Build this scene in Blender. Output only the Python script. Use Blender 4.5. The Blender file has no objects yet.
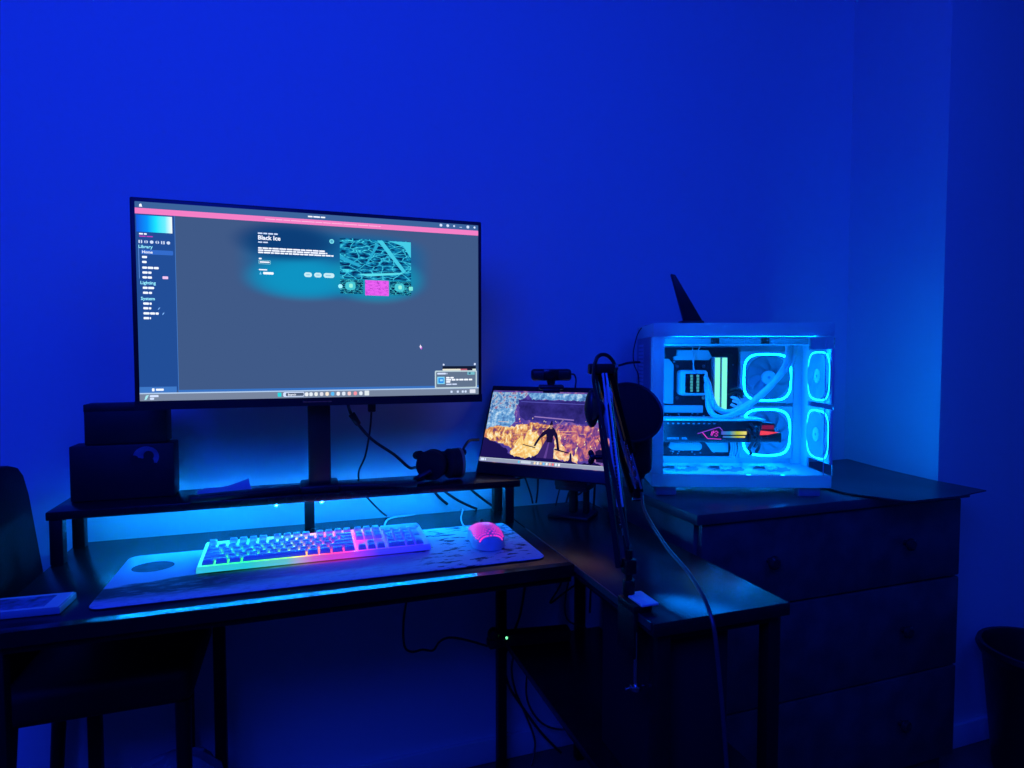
import bpy, bmesh, math, random
from mathutils import Vector, Matrix
R = math.radians
random.seed(7)
scn = bpy.context.scene
COL = scn.collection

# ------------------------------------------------------------------ materials
def lin(r, g, b):
    f = lambda c: (c/255/12.92) if c/255 <= .04045 else ((c/255+.055)/1.055)**2.4
    return (f(r), f(g), f(b), 1)
MATS = {}
def mat(name, col, rough=.5, metal=0, spec=.5, bump=0, bscale=200, var=0, vscale=8):
    m = bpy.data.materials.new(name); m.use_nodes = True
    nt = m.node_tree; p = nt.nodes['Principled BSDF']
    p.inputs['Base Color'].default_value = (*col[:3], 1)
    p.inputs['Roughness'].default_value = rough
    p.inputs['Metallic'].default_value = metal
    p.inputs['Specular IOR Level'].default_value = spec
    tc = nt.nodes.new('ShaderNodeTexCoord')
    if var:
        n = nt.nodes.new('ShaderNodeTexNoise'); n.inputs['Scale'].default_value = vscale
        n.inputs['Detail'].default_value = 5
        nt.links.new(tc.outputs['Object'], n.inputs['Vector'])
        r = nt.nodes.new('ShaderNodeValToRGB')
        r.color_ramp.elements[0].position = .3; r.color_ramp.elements[1].position = .7
        r.color_ramp.elements[0].color = (*[c*(1-var) for c in col[:3]], 1)
        r.color_ramp.elements[1].color = (*[min(1, c*(1+var)) for c in col[:3]], 1)
        nt.links.new(n.outputs['Fac'], r.inputs['Fac'])
        nt.links.new(r.outputs['Color'], p.inputs['Base Color'])
    if bump:
        n = nt.nodes.new('ShaderNodeTexNoise'); n.inputs['Scale'].default_value = bscale
        nt.links.new(tc.outputs['Object'], n.inputs['Vector'])
        b = nt.nodes.new('ShaderNodeBump'); b.inputs['Strength'].default_value = bump
        b.inputs['Distance'].default_value = .002
        nt.links.new(n.outputs['Fac'], b.inputs['Height'])
        nt.links.new(b.outputs['Normal'], p.inputs['Normal'])
    MATS[name] = m
    return m
def emat(name, col, s=1):
    m = bpy.data.materials.new(name); m.use_nodes = True
    nt = m.node_tree; nt.nodes.clear()
    o = nt.nodes.new('ShaderNodeOutputMaterial'); e = nt.nodes.new('ShaderNodeEmission')
    e.inputs['Color'].default_value = (*col[:3], 1); e.inputs['Strength'].default_value = s
    nt.links.new(e.outputs[0], o.inputs[0])
    MATS[name] = m
    return m
def ramp(nt, els):
    r = nt.nodes.new('ShaderNodeValToRGB')
    while len(r.color_ramp.elements) < len(els): r.color_ramp.elements.new(.5)
    for e, (p, c) in zip(r.color_ramp.elements, els): e.position = p; e.color = c
    return r

wall_m = mat('wall_paint', (.74, .76, .78), .85, bump=.06, bscale=220)
floor_m = mat('floor_laminate', (.16, .11, .075), .45, var=.3, vscale=5)
ceil_m = mat('ceiling_paint', (.45, .45, .45), .9, bump=.05)
trim_m = mat('trim_paint', (.72, .72, .72), .5, bump=.03)
desk_m = mat('black_desk_laminate', (.012, .011, .013), .27, spec=.46, var=.25, vscale=30)
edge_m = mat('glossy_black_edging', (.008, .008, .01), .2, spec=.7, var=.1)
blackmetal = mat('black_powder_coated_steel', (.006, .006, .007), .5, spec=.3, bump=.05, bscale=500)
blackplastic = mat('black_plastic', (.014, .014, .017), .38, bump=.04, bscale=600)
softblack = mat('black_foam', (.008, .008, .01), .9, bump=.4, bscale=700)
blackcard = mat('black_box_card', (.011, .011, .014), .55, var=.2, vscale=25)
cable_m = mat('black_cable_rubber', (.011, .011, .014), .42, bump=.03)
mic_cable_m = mat('mic_cable_rubber', (.05, .045, .06), .3, bump=.03)
whitecable = mat('white_braided_cable', (.78, .8, .82), .5, bump=.2, bscale=900)
whiteplastic = mat('white_plastic', (.76, .78, .8), .35, bump=.02)
keycap_m = mat('white_keycap', (.8, .82, .84), .42, bump=.02)
pcwhite = mat('white_case_steel', (.72, .74, .76), .4, bump=.02)
def translucent(name, col, f):
    m = bpy.data.materials.new(name); m.use_nodes = True
    nt = m.node_tree; p = nt.nodes['Principled BSDF']; o = nt.nodes['Material Output']
    p.inputs['Base Color'].default_value = (*col, 1); p.inputs['Roughness'].default_value = .35
    t = nt.nodes.new('ShaderNodeBsdfTranslucent'); t.inputs['Color'].default_value = (*col, 1)
    x = nt.nodes.new('ShaderNodeMixShader'); x.inputs[0].default_value = f
    nt.links.new(p.outputs[0], x.inputs[1]); nt.links.new(t.outputs[0], x.inputs[2]); nt.links.new(x.outputs[0], o.inputs[0])
    return m
pcframe = translucent('milky_white_case_plastic', (.8, .82, .86), .4)
pcgrey = mat('grey_case_steel', (.35, .37, .4), .4, bump=.02)
pcb_m = mat('dark_circuit_board', (.014, .014, .03), .5, var=.5, vscale=90)
chrome = mat('bright_steel', (.55, .56, .6), .25, 1, bump=.02)
dresser_m = mat('dark_brown_wood', (.085, .08, .078), .4, var=.35, vscale=14)
dtop_m = mat('dresser_top_wood', (.10, .09, .085), .3, var=.25, vscale=12)
knob_m = mat('dark_knob', (.035, .03, .028), .25, bump=.02)
clothm = mat('black_sheet', (.04, .04, .05), .34, bump=.08, bscale=60)
paper_m = mat('white_paper', (.78, .78, .78), .8, bump=.03)
bag_m = mat('pale_plastic_bag', (.35, .35, .36), .5, bump=.4, bscale=25)
bin_m = mat('black_bin_plastic', (.012, .012, .014), .4, bump=.1)
chair_m = mat('black_leatherette', (.010, .009, .011), .6, spec=.25, bump=.15, bscale=120)
gamecase = mat('white_sleeve_card', (.7, .7, .74), .4, bump=.03)
clear_m = mat('pale_clear_plastic', (.4, .42, .45), .15, bump=.02)
tape_m = mat('white_led_tape', (.7, .7, .7), .5, bump=.02)
strap_m = mat('tan_leather_trim', (.25, .16, .1), .6, bump=.1)
silver = mat('satin_silver_bar', (.72, .76, .78), .35, .1, bump=.03)
strip_m = mat('dull_joint_metal', (.10, .10, .11), .4, .6, bump=.03)
moon_m = mat('pale_print_disc', (.16, .16, .26), .7, var=.3, vscale=60)
mist_m = mat('faint_print_mist', (.022, .022, .034), .6, var=.5, vscale=60)

def glass(name, tint=(1, 1, 1)):
    m = bpy.data.materials.new(name); m.use_nodes = True
    nt = m.node_tree; nt.nodes.clear()
    o = nt.nodes.new('ShaderNodeOutputMaterial'); mx = nt.nodes.new('ShaderNodeMixShader')
    t = nt.nodes.new('ShaderNodeBsdfTransparent'); g = nt.nodes.new('ShaderNodeBsdfGlossy')
    t.inputs['Color'].default_value = (*tint, 1); g.inputs['Roughness'].default_value = .03
    f = nt.nodes.new('ShaderNodeFresnel'); f.inputs['IOR'].default_value = 1.45
    nt.links.new(f.outputs[0], mx.inputs[0]); nt.links.new(t.outputs[0], mx.inputs[1])
    nt.links.new(g.outputs[0], mx.inputs[2]); nt.links.new(mx.outputs[0], o.inputs[0])
    return m
glass_m = glass('tempered_glass', (.93, .96, .97))

# ------------------------------------------------------------------ mesh builder
class MB:
    def __init__(s): s.bm = bmesh.new(); s.mats = []
    def mi(s, m):
        if m not in s.mats: s.mats.append(m)
        return s.mats.index(m)
    def _merge(s, t, m, M=None):
        i = s.mi(m); mp = {}
        for v in t.verts: mp[v] = s.bm.verts.new(M @ v.co if M else v.co)
        for f in t.faces:
            try: n = s.bm.faces.new([mp[v] for v in f.verts]); n.material_index = i
            except ValueError: pass
        t.free(); return s
    def box(s, x0, x1, y0, y1, z0, z1, m, bev=0, seg=2, M=None):
        t = bmesh.new(); bmesh.ops.create_cube(t, size=1)
        for v in t.verts:
            v.co = Vector(((x0+x1)/2+v.co.x*(x1-x0), (y0+y1)/2+v.co.y*(y1-y0), (z0+z1)/2+v.co.z*(z1-z0)))
        if bev: bmesh.ops.bevel(t, geom=list(t.edges), offset=bev, segments=seg, affect='EDGES', profile=.5)
        return s._merge(t, m, M)
    def hexa(s, bot, top, m, bev=0):
        t = bmesh.new(); v = [t.verts.new(p) for p in list(bot)+list(top)]
        for f in ((3, 2, 1, 0), (4, 5, 6, 7), (0, 1, 5, 4), (1, 2, 6, 5), (2, 3, 7, 6), (3, 0, 4, 7)): t.faces.new([v[k] for k in f])
        if bev: bmesh.ops.bevel(t, geom=list(t.edges), offset=bev, segments=2, affect='EDGES', profile=.5)
        return s._merge(t, m)
    def cyl(s, p0, p1, r0, m, r1=None, seg=20, bev=0):
        p0, p1 = Vector(p0), Vector(p1); d = p1-p0; r1 = r0 if r1 is None else r1
        t = bmesh.new(); bmesh.ops.create_cone(t, cap_ends=True, segments=seg, radius1=r0, radius2=r1, depth=d.length)
        if bev:
            es = [e for e in t.edges if any(len(f.verts) > 4 for f in e.link_faces)]
            bmesh.ops.bevel(t, geom=es, offset=bev, segments=2, affect='EDGES', profile=.5)
        M = Matrix.Translation((p0+p1)/2) @ d.to_track_quat('Z', 'Y').to_matrix().to_4x4()
        return s._merge(t, m, M)
    def ell(s, c, r, m, u=20, v=12, M=None):
        t = bmesh.new(); bmesh.ops.create_uvsphere(t, u_segments=u, v_segments=v, radius=1)
        A = Matrix.Translation(c) @ Matrix.Diagonal((*r, 1))
        return s._merge(t, m, (M @ A) if M else A)
    def tube(s, pts, r, m, seg=8, res=6, closed=False):
        P = [Vector(p) for p in pts]; Q = []
        n = len(P)
        if n > 2 and res > 1:
            rng = range(n) if closed else range(n-1)
            for i in rng:
                g = (lambda k: P[k % n]) if closed else (lambda k: P[max(0, min(n-1, k))])
                a, b, c, d = g(i-1), g(i), g(i+1), g(i+2)
                for k in range(res):
                    t = k/res
                    Q.append(.5*((2*b)+(c-a)*t+(2*a-5*b+4*c-d)*t*t+(3*b-a-3*c+d)*t**3))
            if not closed: Q.append(P[-1])
        else: Q = P
        i = s.mi(m); rings = []; N = len(Q); prev = None
        for k in range(N):
            tan = (Q[(k+1) % N]-Q[k-1]) if closed else (Q[min(k+1, N-1)]-Q[max(k-1, 0)])
            tan.normalize()
            if prev is None:
                a = Vector((0, 0, 1)) if abs(tan.z) < .9 else Vector((1, 0, 0)); u = tan.cross(a).normalized()
            else: u = (prev-tan*prev.dot(tan)).normalized()
            prev = u; w = tan.cross(u)
            rr = r(k/(N-1)) if callable(r) else r
            rings.append([s.bm.verts.new(Q[k]+(u*math.cos(2*math.pi*j/seg)+w*math.sin(2*math.pi*j/seg))*rr) for j in range(seg)])
        for k in range(N if closed else N-1):
            A, B = rings[k], rings[(k+1) % N]
            off = 0
            if closed and k == N-1:
                off = min(range(seg), key=lambda o: (A[0].co-B[o].co).length)
            for j in range(seg):
                f = s.bm.faces.new((A[j], A[(j+1) % seg], B[(j+1+off) % seg], B[(j+off) % seg])); f.material_index = i
        if not closed:
            for rg, fl in ((rings[0], 1), (rings[-1], 0)):
                f = s.bm.faces.new(rg[::-1] if fl else rg); f.material_index = i
        return s
    def lathe(s, prof, c, m, seg=32, M=None, cap0=False, cap1=False):
        i = s.mi(m); c = Vector(c); rg = []
        for r, z in prof:
            ring = []
            for j in range(seg):
                p = Vector((r*math.cos(2*math.pi*j/seg), r*math.sin(2*math.pi*j/seg), z))
                ring.append(s.bm.verts.new(c+((M @ p) if M else p)))
            rg.append(ring)
        for A, B in zip(rg, rg[1:]):
            for j in range(seg):
                f = s.bm.faces.new((A[j], A[(j+1) % seg], B[(j+1) % seg], B[j])); f.material_index = i
        if cap0: s.bm.faces.new(rg[0][::-1]).material_index = i
        if cap1: s.bm.faces.new(rg[-1]).material_index = i
        return s
    def poly(s, pts, m):
        f = s.bm.faces.new([s.bm.verts.new(p) for p in pts]); f.material_index = s.mi(m); return s
    def prism(s, pts, d, m, bev=0):
        """pts: 3-D outline, d: extrusion vector"""
        t = bmesh.new(); d = Vector(d)
        a = [t.verts.new(p) for p in pts]; b = [t.verts.new(Vector(p)+d) for p in pts]; n = len(a)
        t.faces.new(a[::-1]); t.faces.new(b)
        for k in range(n): t.faces.new((a[k], a[(k+1) % n], b[(k+1) % n], b[k]))
        bmesh.ops.recalc_face_normals(t, faces=list(t.faces))
        if bev:
            es = [e for e in t.edges if any(len(f.verts) == n for f in e.link_faces)]
            bmesh.ops.bevel(t, geom=es, offset=bev, segments=2, affect='EDGES', profile=.5)
        return s._merge(t, m)
    def build(s, name, parent=None, smooth=True, recalc=True, M=None):
        if recalc: bmesh.ops.recalc_face_normals(s.bm, faces=list(s.bm.faces))
        me = bpy.data.meshes.new(name); s.bm.to_mesh(me); s.bm.free()
        for m in s.mats: me.materials.append(m)
        if M: me.transform(M)
        if smooth:
            me.shade_smooth(); me.set_sharp_from_angle(angle=R(35))
        o = bpy.data.objects.new(name, me); COL.objects.link(o)
        if parent: o.parent = parent
        return o
def tag(o, label=None, cat=None, group=None, kind=None):
    if label: o['label'] = label
    if cat: o['category'] = cat
    if group: o['group'] = group
    if kind: o['kind'] = kind
    return o
def thing(name, label, cat, loc=(0, 0, 0), rz=0, group=None):
    o = bpy.data.objects.new(name, None); COL.objects.link(o); o.empty_display_size = .05
    o.location = loc; o.rotation_euler = (0, 0, rz)
    return tag(o, label, cat, group)
def struct(o): o['kind'] = 'structure'; return o
def rounded(x0, x1, z0, z1, r, n=5):
    out = []
    for cx, cz, a in ((x1-r, z1-r, 0), (x0+r, z1-r, 90), (x0+r, z0+r, 180), (x1-r, z0+r, 270)):
        for k in range(n+1):
            t = R(a+90*k/n); out.append((cx+r*math.cos(t), cz+r*math.sin(t)))
    return out

# ------------------------------------------------------------------ the room
WY = 1.65
struct(MB().box(-2.6, 3.1, -2.3, 1.78, -.1, 0, floor_m).build('floor'))
struct(MB().box(-2.6, 3.1, -2.3, 1.78, 2.6, 2.7, ceil_m).build('ceiling'))
struct(MB().box(-2.6, 1.9, WY, WY+.12, 0, 2.6, wall_m).build('wall_back'))
struct(MB().hexa([(1.722, 1.265, 0), (3.1, 1.265, 0), (3.1, 1.78, 0), (1.79, 1.6501, 0)],
                 [(1.722, 1.265, 2.6), (3.1, 1.265, 2.6), (3.1, 1.78, 2.6), (1.79, 1.6501, 2.6)], wall_m).build('wall_right'))
struct(MB().box(-2.7, -2.6, -2.3, 1.77, 0, 2.6, wall_m).build('wall_left'))
struct(MB().box(3.1, 3.2, -2.3, 1.78, 0, 2.6, wall_m).build('wall_far_right'))
struct(MB().box(-2.6, 3.1, -2.4, -2.3, 0, 2.6, wall_m).build('wall_front'))
struct(MB().box(-2.6, 1.78, WY-.014, WY, 0, .07, trim_m, .004).build('baseboard_back'))
struct(MB().box(1.722, 3.1, 1.251, 1.265, 0, .07, trim_m, .004).build('baseboard_right'))

# ------------------------------------------------------------------ L-shaped desk
desk = thing('corner_desk', 'black L-shaped corner desk with laminate top and square steel legs', 'desk', (0, 0, 0))
MB().box(-.47, .5115, 1.127, 1.60, .718, .74, desk_m, .002).build('main_desktop', desk)
# front edging lip, its top face rises a little towards the sitter
MB().hexa([(-.47, 1.105, .718), (.5115, 1.105, .718), (.5115, 1.127, .718), (-.47, 1.127, .718)],
          [(-.47, 1.105, .7415), (.5115, 1.105, .7415), (.5115, 1.1272, .7402), (-.47, 1.1272, .7402)], edge_m).build('front_edging', desk)
MB().box(.5135, .778, .818, 1.60, .718, .74, desk_m, .002).build('return_desktop', desk)
seam = MB().box(.511, .514, .825, 1.39, .728, .7403, strip_m).build('joint_strip', desk); seam['label'] = 'thin metal strip along the joint of the two desktops'
MB().box(-.45, .51, 1.115, 1.135, .704, .718, blackmetal, .002).build('front_rail', desk)
MB().box(-.47, .776, 1.565, 1.647, .690, .718, blackmetal, .002).build('rear_rail_light_block', desk)  # rail deepened to the wall to block tape light leaking below
MB().box(.53, .76, .83, .85, .704, .718, blackmetal, .002).build('return_front_rail', desk)
MB().box(.525, .545, .85, 1.565, .704, .718, blackmetal, .002).build('return_side_rail', desk)
MB().box(-.45, -.43, 1.135, 1.565, .704, .718, blackmetal, .002).build('end_rail', desk)
for x, y in ((-.44, 1.127), (-.44, 1.575), (-.182, 1.545), (.511, 1.575), (.746, 1.575), (.757, .842), (.54, .842)):
    MB().box(x-.0125, x+.0125, y-.0125, y+.0125, 0, .718, blackmetal, .002).build('leg', desk)
MB().box(.508, .785, .83, 1.53, .382, .4, desk_m, .002).build('lower_shelf', desk)
MB().box(.55, .68, .852, 1.06, .402, .70, softblack, .003).build('pedestal_panel', desk)

# ------------------------------------------------------------------ monitor riser
ris = thing('monitor_riser', 'long black shelf riser standing at the back of the desk on square legs', 'shelf', (0, 0, .74))
MB().box(-.475, .517, 1.438, 1.582, .09, .107, desk_m, .002).build('shelf_board', ris)
for x, y in ((-.459, 1.452), (-.455, 1.567), (.02, 1.567), (.49, 1.452), (.497, 1.567)):
    MB().box(x-.0115, x+.0115, y-.0115, y+.0115, 0, .09, blackmetal, .0015).build('leg', ris)
MB().box(.03-.024, .03+.012, 1.55, 1.566, .07, .09, blackmetal, .002).build('leg_bracket', ris)
led_cyan = emat('led_cyan', (.003, .24, 1), 430)
strip = MB().box(-.36, .47, 1.4630, 1.4730, .0887, .0899, tape_m).build('light_strip', ris)
strip['label'] = 'LED tape glowing cyan under the riser'
dd = MB()
for k in range(48):
    x = -.352+k*.0173
    dd.box(x-.0022, x+.0022, 1.4658, 1.4702, .0872, .0887, led_cyan)
dd.build('diodes', strip)
bs = MB().box(-.438, .484, 1.574, 1.581, .0868, .09, tape_m).build('light_strip', ris); bs['label'] = 'LED tape along the rear edge of the riser, lighting the wall'
led_back = emat('led_azure', (.003, .26, 1), 135)
dd = MB()
for k in range(54):
    x = -.4345+k*.0172
    dd.box(x-.0022, x+.0022, 1.5758, 1.5800, .0838, .0868, led_back)
dd.build('diodes', bs)
for x in (-.05, .045):
    sp = MB(); sp.box(x-.009, x+.009, 1.441, 1.447, .0855, .09, tape_m)
    sp.box(x-.002, x+.002, 1.440, 1.4415, .0862, .0882, led_cyan); sp.build('strip_connector', strip)

# ------------------------------------------------------------------ UI helpers for lit screens
E_ = {}
def em(r, g, b, s=1):
    k = (r, g, b, s)
    if k not in E_: E_[k] = emat('lit_%d_%d_%d' % (r, g, b), lin(r, g, b), s)
    return E_[k]
class UI(MB):
    def rect(s, x0, x1, z0, z1, L, m, r=0):
        y = -.0004*L
        pts = rounded(x0, x1, z0, z1, r) if r else [(x1, z1), (x0, z1), (x0, z0), (x1, z0)]
        return s.poly([(a, y, b) for a, b in pts], m)
    def shape(s, pts, L, m): return s.poly([(a, -.0004*L, b) for a, b in pts], m)
    def rag(s, pts, L, m, amp=.003, step=.006):
        out = []; n = len(pts)
        for k in range(n):
            (ax, az), (bx_, bz_) = pts[k], pts[(k+1) % n]
            d = math.hypot(bx_-ax, bz_-az); q = max(1, int(d/step))
            edge = (ax in (0, .0) and bx_ in (0, .0)) or (ax > .344 and bx_ > .344) or (az > .195 and bz_ > .195) or (az < .0105 and bz_ < .0105)
            for j in range(q):
                t = j/q; jx = jz = 0
                if j and not edge: jx, jz = random.uniform(-amp, amp), random.uniform(-amp, amp)
                out.append((ax+(bx_-ax)*t+jx, az+(bz_-az)*t+jz))
        return s.shape(out, L, m)
    def words(s, x0, x1, z, h, L, m, w=(.006, .016), gap=.0016):
        x = x0
        while x < x1-.002:
            e = min(x1, x+random.uniform(*w))
            s.rect(x, e, z-h/2, z+h/2, L, m, h*.3); x = e+gap
        return s
    def text(s, t, x, z, size, L, m, bold=.02):
        c = bpy.data.curves.new('lettering', 'FONT'); c.body = t; c.size = size; c.offset = bold*size
        c.resolution_u = 2
        o = bpy.data.objects.new('lettering', c); COL.objects.link(o)
        me = o.evaluated_get(bpy.context.evaluated_depsgraph_get()).to_mesh()
        i = s.mi(m); vs = [s.bm.verts.new((x+v.co.x, -.0004*L, z+v.co.y)) for v in me.vertices]
        for p in me.polygons:
            try: s.bm.faces.new([vs[k] for k in p.vertices]).material_index = i
            except ValueError: pass
        bpy.data.objects.remove(o); bpy.data.curves.remove(c)
        return s

# main screen background: slate with a teal glow behind the card (what the screen shows)
def main_bg():
    m = bpy.data.materials.new('main_screen_image'); m.use_nodes = True
    nt = m.node_tree; nt.nodes.clear(); L = nt.links.new
    o = nt.nodes.new('ShaderNodeOutputMaterial'); e = nt.nodes.new('ShaderNodeEmission'); L(e.outputs[0], o.inputs[0])
    tc = nt.nodes.new('ShaderNodeTexCoord')
    def blob(cx, cz, rx, rz, pw=5, lo=.25):
        mp = nt.nodes.new('ShaderNodeMapping'); mp.vector_type = 'TEXTURE'
        mp.inputs['Location'].default_value = (cx, 0, cz); mp.inputs['Scale'].default_value = (rx, 1, rz)
        L(tc.outputs['Object'], mp.inputs['Vector'])
        sx = nt.nodes.new('ShaderNodeSeparateXYZ'); L(mp.outputs[0], sx.inputs[0])
        def absn(v, p):
            a = nt.nodes.new('ShaderNodeMath'); a.operation = 'ABSOLUTE'; L(v, a.inputs[0])
            b = nt.nodes.new('ShaderNodeMath'); b.operation = 'POWER'; L(a.outputs[0], b.inputs[0]); b.inputs[1].default_value = p
            return b.outputs[0]
        ad = nt.nodes.new('ShaderNodeMath'); ad.operation = 'ADD'
        L(absn(sx.outputs[0], pw), ad.inputs[0]); L(absn(sx.outputs[2], pw), ad.inputs[1])
        mr = nt.nodes.new('ShaderNodeMapRange'); mr.interpolation_type = 'SMOOTHERSTEP'
        mr.inputs['From Min'].default_value = 1.6; mr.inputs['From Max'].default_value = lo
        L(ad.outputs[0], mr.inputs['Value'])
        return mr.outputs[0]
    def mix(a, b, f):
        x = nt.nodes.new('ShaderNodeMix'); x.data_type = 'RGBA'
        if isinstance(a, tuple): x.inputs['A'].default_value = a
        else: L(a, x.inputs['A'])
        x.inputs['B'].default_value = b; L(f, x.inputs['Factor'])
        return x.outputs['Result']
    c = mix(lin(64, 90, 136), lin(20, 100, 156), blob(.388, .288, .195, .074, 4, 0))
    c = mix(c, lin(14, 148, 196), blob(.315, .258, .11, .045, 2, 0))
    c = mix(c, lin(20, 150, 185), blob(.47, .262, .10, .05, 2, 0))
    c = mix(c, lin(12, 62, 120), blob(.285, .335, .105, .040, 2, 0))
    L(c, e.inputs['Color']); e.inputs['Strength'].default_value = 1
    return m
def crackle(name, dark, light, scale, w, seed, tilt=0, glow=None):
    m = bpy.data.materials.new(name); m.use_nodes = True
    nt = m.node_tree; nt.nodes.clear(); L = nt.links.new
    o = nt.nodes.new('ShaderNodeOutputMaterial'); e = nt.nodes.new('ShaderNodeEmission'); L(e.outputs[0], o.inputs[0])
    tc = nt.nodes.new('ShaderNodeTexCoord'); mp = nt.nodes.new('ShaderNodeMapping')
    mp.inputs['Location'].default_value = (seed, 0, seed*.7); mp.inputs['Rotation'].default_value = (0, tilt, 0)
    mp.inputs['Scale'].default_value = (1, 1, 2.6)
    L(tc.outputs['Object'], mp.inputs[0])
    n = nt.nodes.new('ShaderNodeTexNoise'); n.inputs['Scale'].default_value = scale*1.7; n.inputs['Detail'].default_value = 6
    L(mp.outputs[0], n.inputs['Vector'])
    ad = nt.nodes.new('ShaderNodeVectorMath'); ad.operation = 'MULTIPLY_ADD'
    L(n.outputs['Color'], ad.inputs[0]); ad.inputs[1].default_value = (.012,)*3; L(mp.outputs[0], ad.inputs[2])
    v = nt.nodes.new('ShaderNodeTexVoronoi'); v.feature = 'DISTANCE_TO_EDGE'; v.inputs['Scale'].default_value = scale
    L(ad.outputs[0], v.inputs['Vector'])
    r1 = ramp(nt, [(0, (1, 1, 1, 1)), (w, (0, 0, 0, 1))]); L(v.outputs['Distance'], r1.inputs[0])
    r2 = ramp(nt, [(.42, (0, 0, 0, 1)), (.72, (.9, .9, .9, 1))]); L(n.outputs['Fac'], r2.inputs[0])
    mx = nt.nodes.new('ShaderNodeMix'); mx.data_type = 'RGBA'; mx.blend_type = 'LIGHTEN'; mx.inputs['Factor'].default_value = 1
    L(r1.outputs[0], mx.inputs['A']); L(r2.outputs[0], mx.inputs['B'])
    cr = ramp(nt, [(0, dark), (1, light)] if not glow else [(0, dark), (.5, glow), (1, light)])
    L(mx.outputs['Result'], cr.inputs[0]); L(cr.outputs[0], e.inputs['Color'])
    return m

# ------------------------------------------------------------------ main monitor
mon = thing('desktop_monitor', 'large black desktop monitor on the riser showing a slate grey app window', 'monitor', (0, 0, .847))
MX, MY, MZ = -.302, 1.418, 1.064-.847
h = MB(); W, H = .706, .397
h.box(MX-.0095, MX+W+.0085, MY+.0006, MY+.02, MZ-.018, MZ+H+.009, blackplastic, .003)
h.box(MX+.08, MX+W-.08, MY+.02, MY+.055, MZ+.05, MZ+H-.07, blackplastic, .012)
h.build('housing', mon)
bz = MB()
bz.box(MX-.0095, MX+W+.0085, MY-.001, MY+.001, MZ-.018, MZ, blackplastic); bz.build('chin', mon)
lg = UI(); lg.words(.31, .37, -.009, .003, 3, em(24, 20, 70), (.007, .012)); o = lg.build('chin_lettering', mon, smooth=False); o.location = (MX, MY-.0002, MZ)
scr = UI(); scr.rect(0, W, 0, H, 0, main_bg()); scr = scr.build('screen', mon, smooth=False, recalc=False)
scr.location = (MX, MY, MZ); scr['label'] = 'lit screen with sidebar, pink banner and teal card'
def sub(ui, name, lab=None):
    o = ui.build(name, scr, smooth=False, recalc=False)
    if lab: o['label'] = lab
    return o
WHT = em(236, 242, 255, 1.15); LT = em(205, 220, 250, 1.1); CY = em(150, 235, 255, 1.15)
u = UI(); u.rect(0, W, .3845, H, 1, em(60, 100, 158)); u.rect(.008, .0125, .387, .392, 2, WHT, .001); u.shape([(.0075, .3868), (.0135, .3868), (.0105, .3935)], 3, WHT)
u.words(.326, .362, .3905, .003, 2, WHT, (.009, .018))
for k, (x, r) in enumerate(((.617, .0032), (.633, .0032), (.648, .0022), (.664, .0016), (.681, .0034), (.697, .0024))):
    if k == 3: u.rect(x-.003, x+.003, .3893, .3903, 2, LT)
    else: u.rect(x-r, x+r, .3915-r, .3915+r, 2, LT, r*.95)
sub(u, 'title_bar')
u = UI(); u.rect(0, W, .3732, .3845, 1, em(246, 128, 200)); u.words(.24, .48, .3792, .0016, 2, em(255, 190, 228), (.012, .03)); sub(u, 'pink_banner', 'pink notice banner across the top of the screen')
def hgrad(name, els, x0, x1):
    m = bpy.data.materials.new(name); m.use_nodes = True
    nt = m.node_tree; nt.nodes.clear(); L = nt.links.new
    o = nt.nodes.new('ShaderNodeOutputMaterial'); e = nt.nodes.new('ShaderNodeEmission'); L(e.outputs[0], o.inputs[0])
    tc = nt.nodes.new('ShaderNodeTexCoord'); sx = nt.nodes.new('ShaderNodeSeparateXYZ'); L(tc.outputs['Object'], sx.inputs[0])
    mr = nt.nodes.new('ShaderNodeMapRange'); mr.inputs['From Min'].default_value = x0; mr.inputs['From Max'].default_value = x1
    L(sx.outputs[0], mr.inputs['Value']); r = ramp(nt, els); L(mr.outputs[0], r.inputs[0]); L(r.outputs[0], e.inputs['Color'])
    return m
u = UI(); u.rect(0, .0695, .0205, .3732, 1, em(34, 78, 152)); u.rect(.0695, .0705, .017, .3732, 2, em(70, 125, 205))
u.rect(0, .0665, .0165, .0285, 2, em(62, 120, 200)); u.rect(.022, .0265, .0195, .0255, 3, WHT, .001); u.words(.029, .044, .0225, .0042, 3, WHT, (.014, .015))
u.rect(.009, .066, .2935, .3025, 2, em(52, 108, 205), .002)
u.rect(.0045, .0056, .245, .305, 2, em(100, 150, 230))
sub(u, 'sidebar')
u = UI(); u.rect(.002, .0655, .3375, .3705, 2, hgrad('thumb_gradient', [(0, lin(20, 90, 230)), (.3, lin(10, 150, 255)), (.55, lin(30, 230, 255)), (.8, lin(110, 240, 255)), (1, lin(250, 255, 255))], .002, .0655)); sub(u, 'sidebar_picture')
u = UI()
u.words(.0065, .02, .3335, .003, 3, WHT, (.006, .007)); u.words(.0065, .034, .3288, .002, 3, em(190, 70, 190), (.01, .02))
for k in range(6):
    x = .0085+k*.0099; u.rect(x-.0032, x+.0032, .315, .3212, 3, LT, .0008 if k in (0, 4) else .003); 
    if k in (0, 1, 3, 4): u.rect(x-.001, x+.001, .315, .3212, 4, em(40, 84, 158))
u.text('Library', .0045, .3055, .0088, 3, CY); u.text('Lighting', .0062, .234, .0088, 3, CY); u.text('System', .0065, .2025, .0088, 3, CY)
u.text('Home', .0108, .2955, .0075, 3, WHT)
for z, w in ((.2878, .010), (.278, .008), (.2668, .029), (.2572, .016), (.2475, .017), (.2268, .021), (.217, .016), (.1955, .015), (.1862, .014), (.176, .027), (.1665, .013)):
    x0 = .0106; u.words(x0, x0+w, z, .0044, 3, WHT, (.0075, .012), .001)
u.rect(.046, .056, .2455, .251, 3, em(245, 200, 245), .001)
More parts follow.
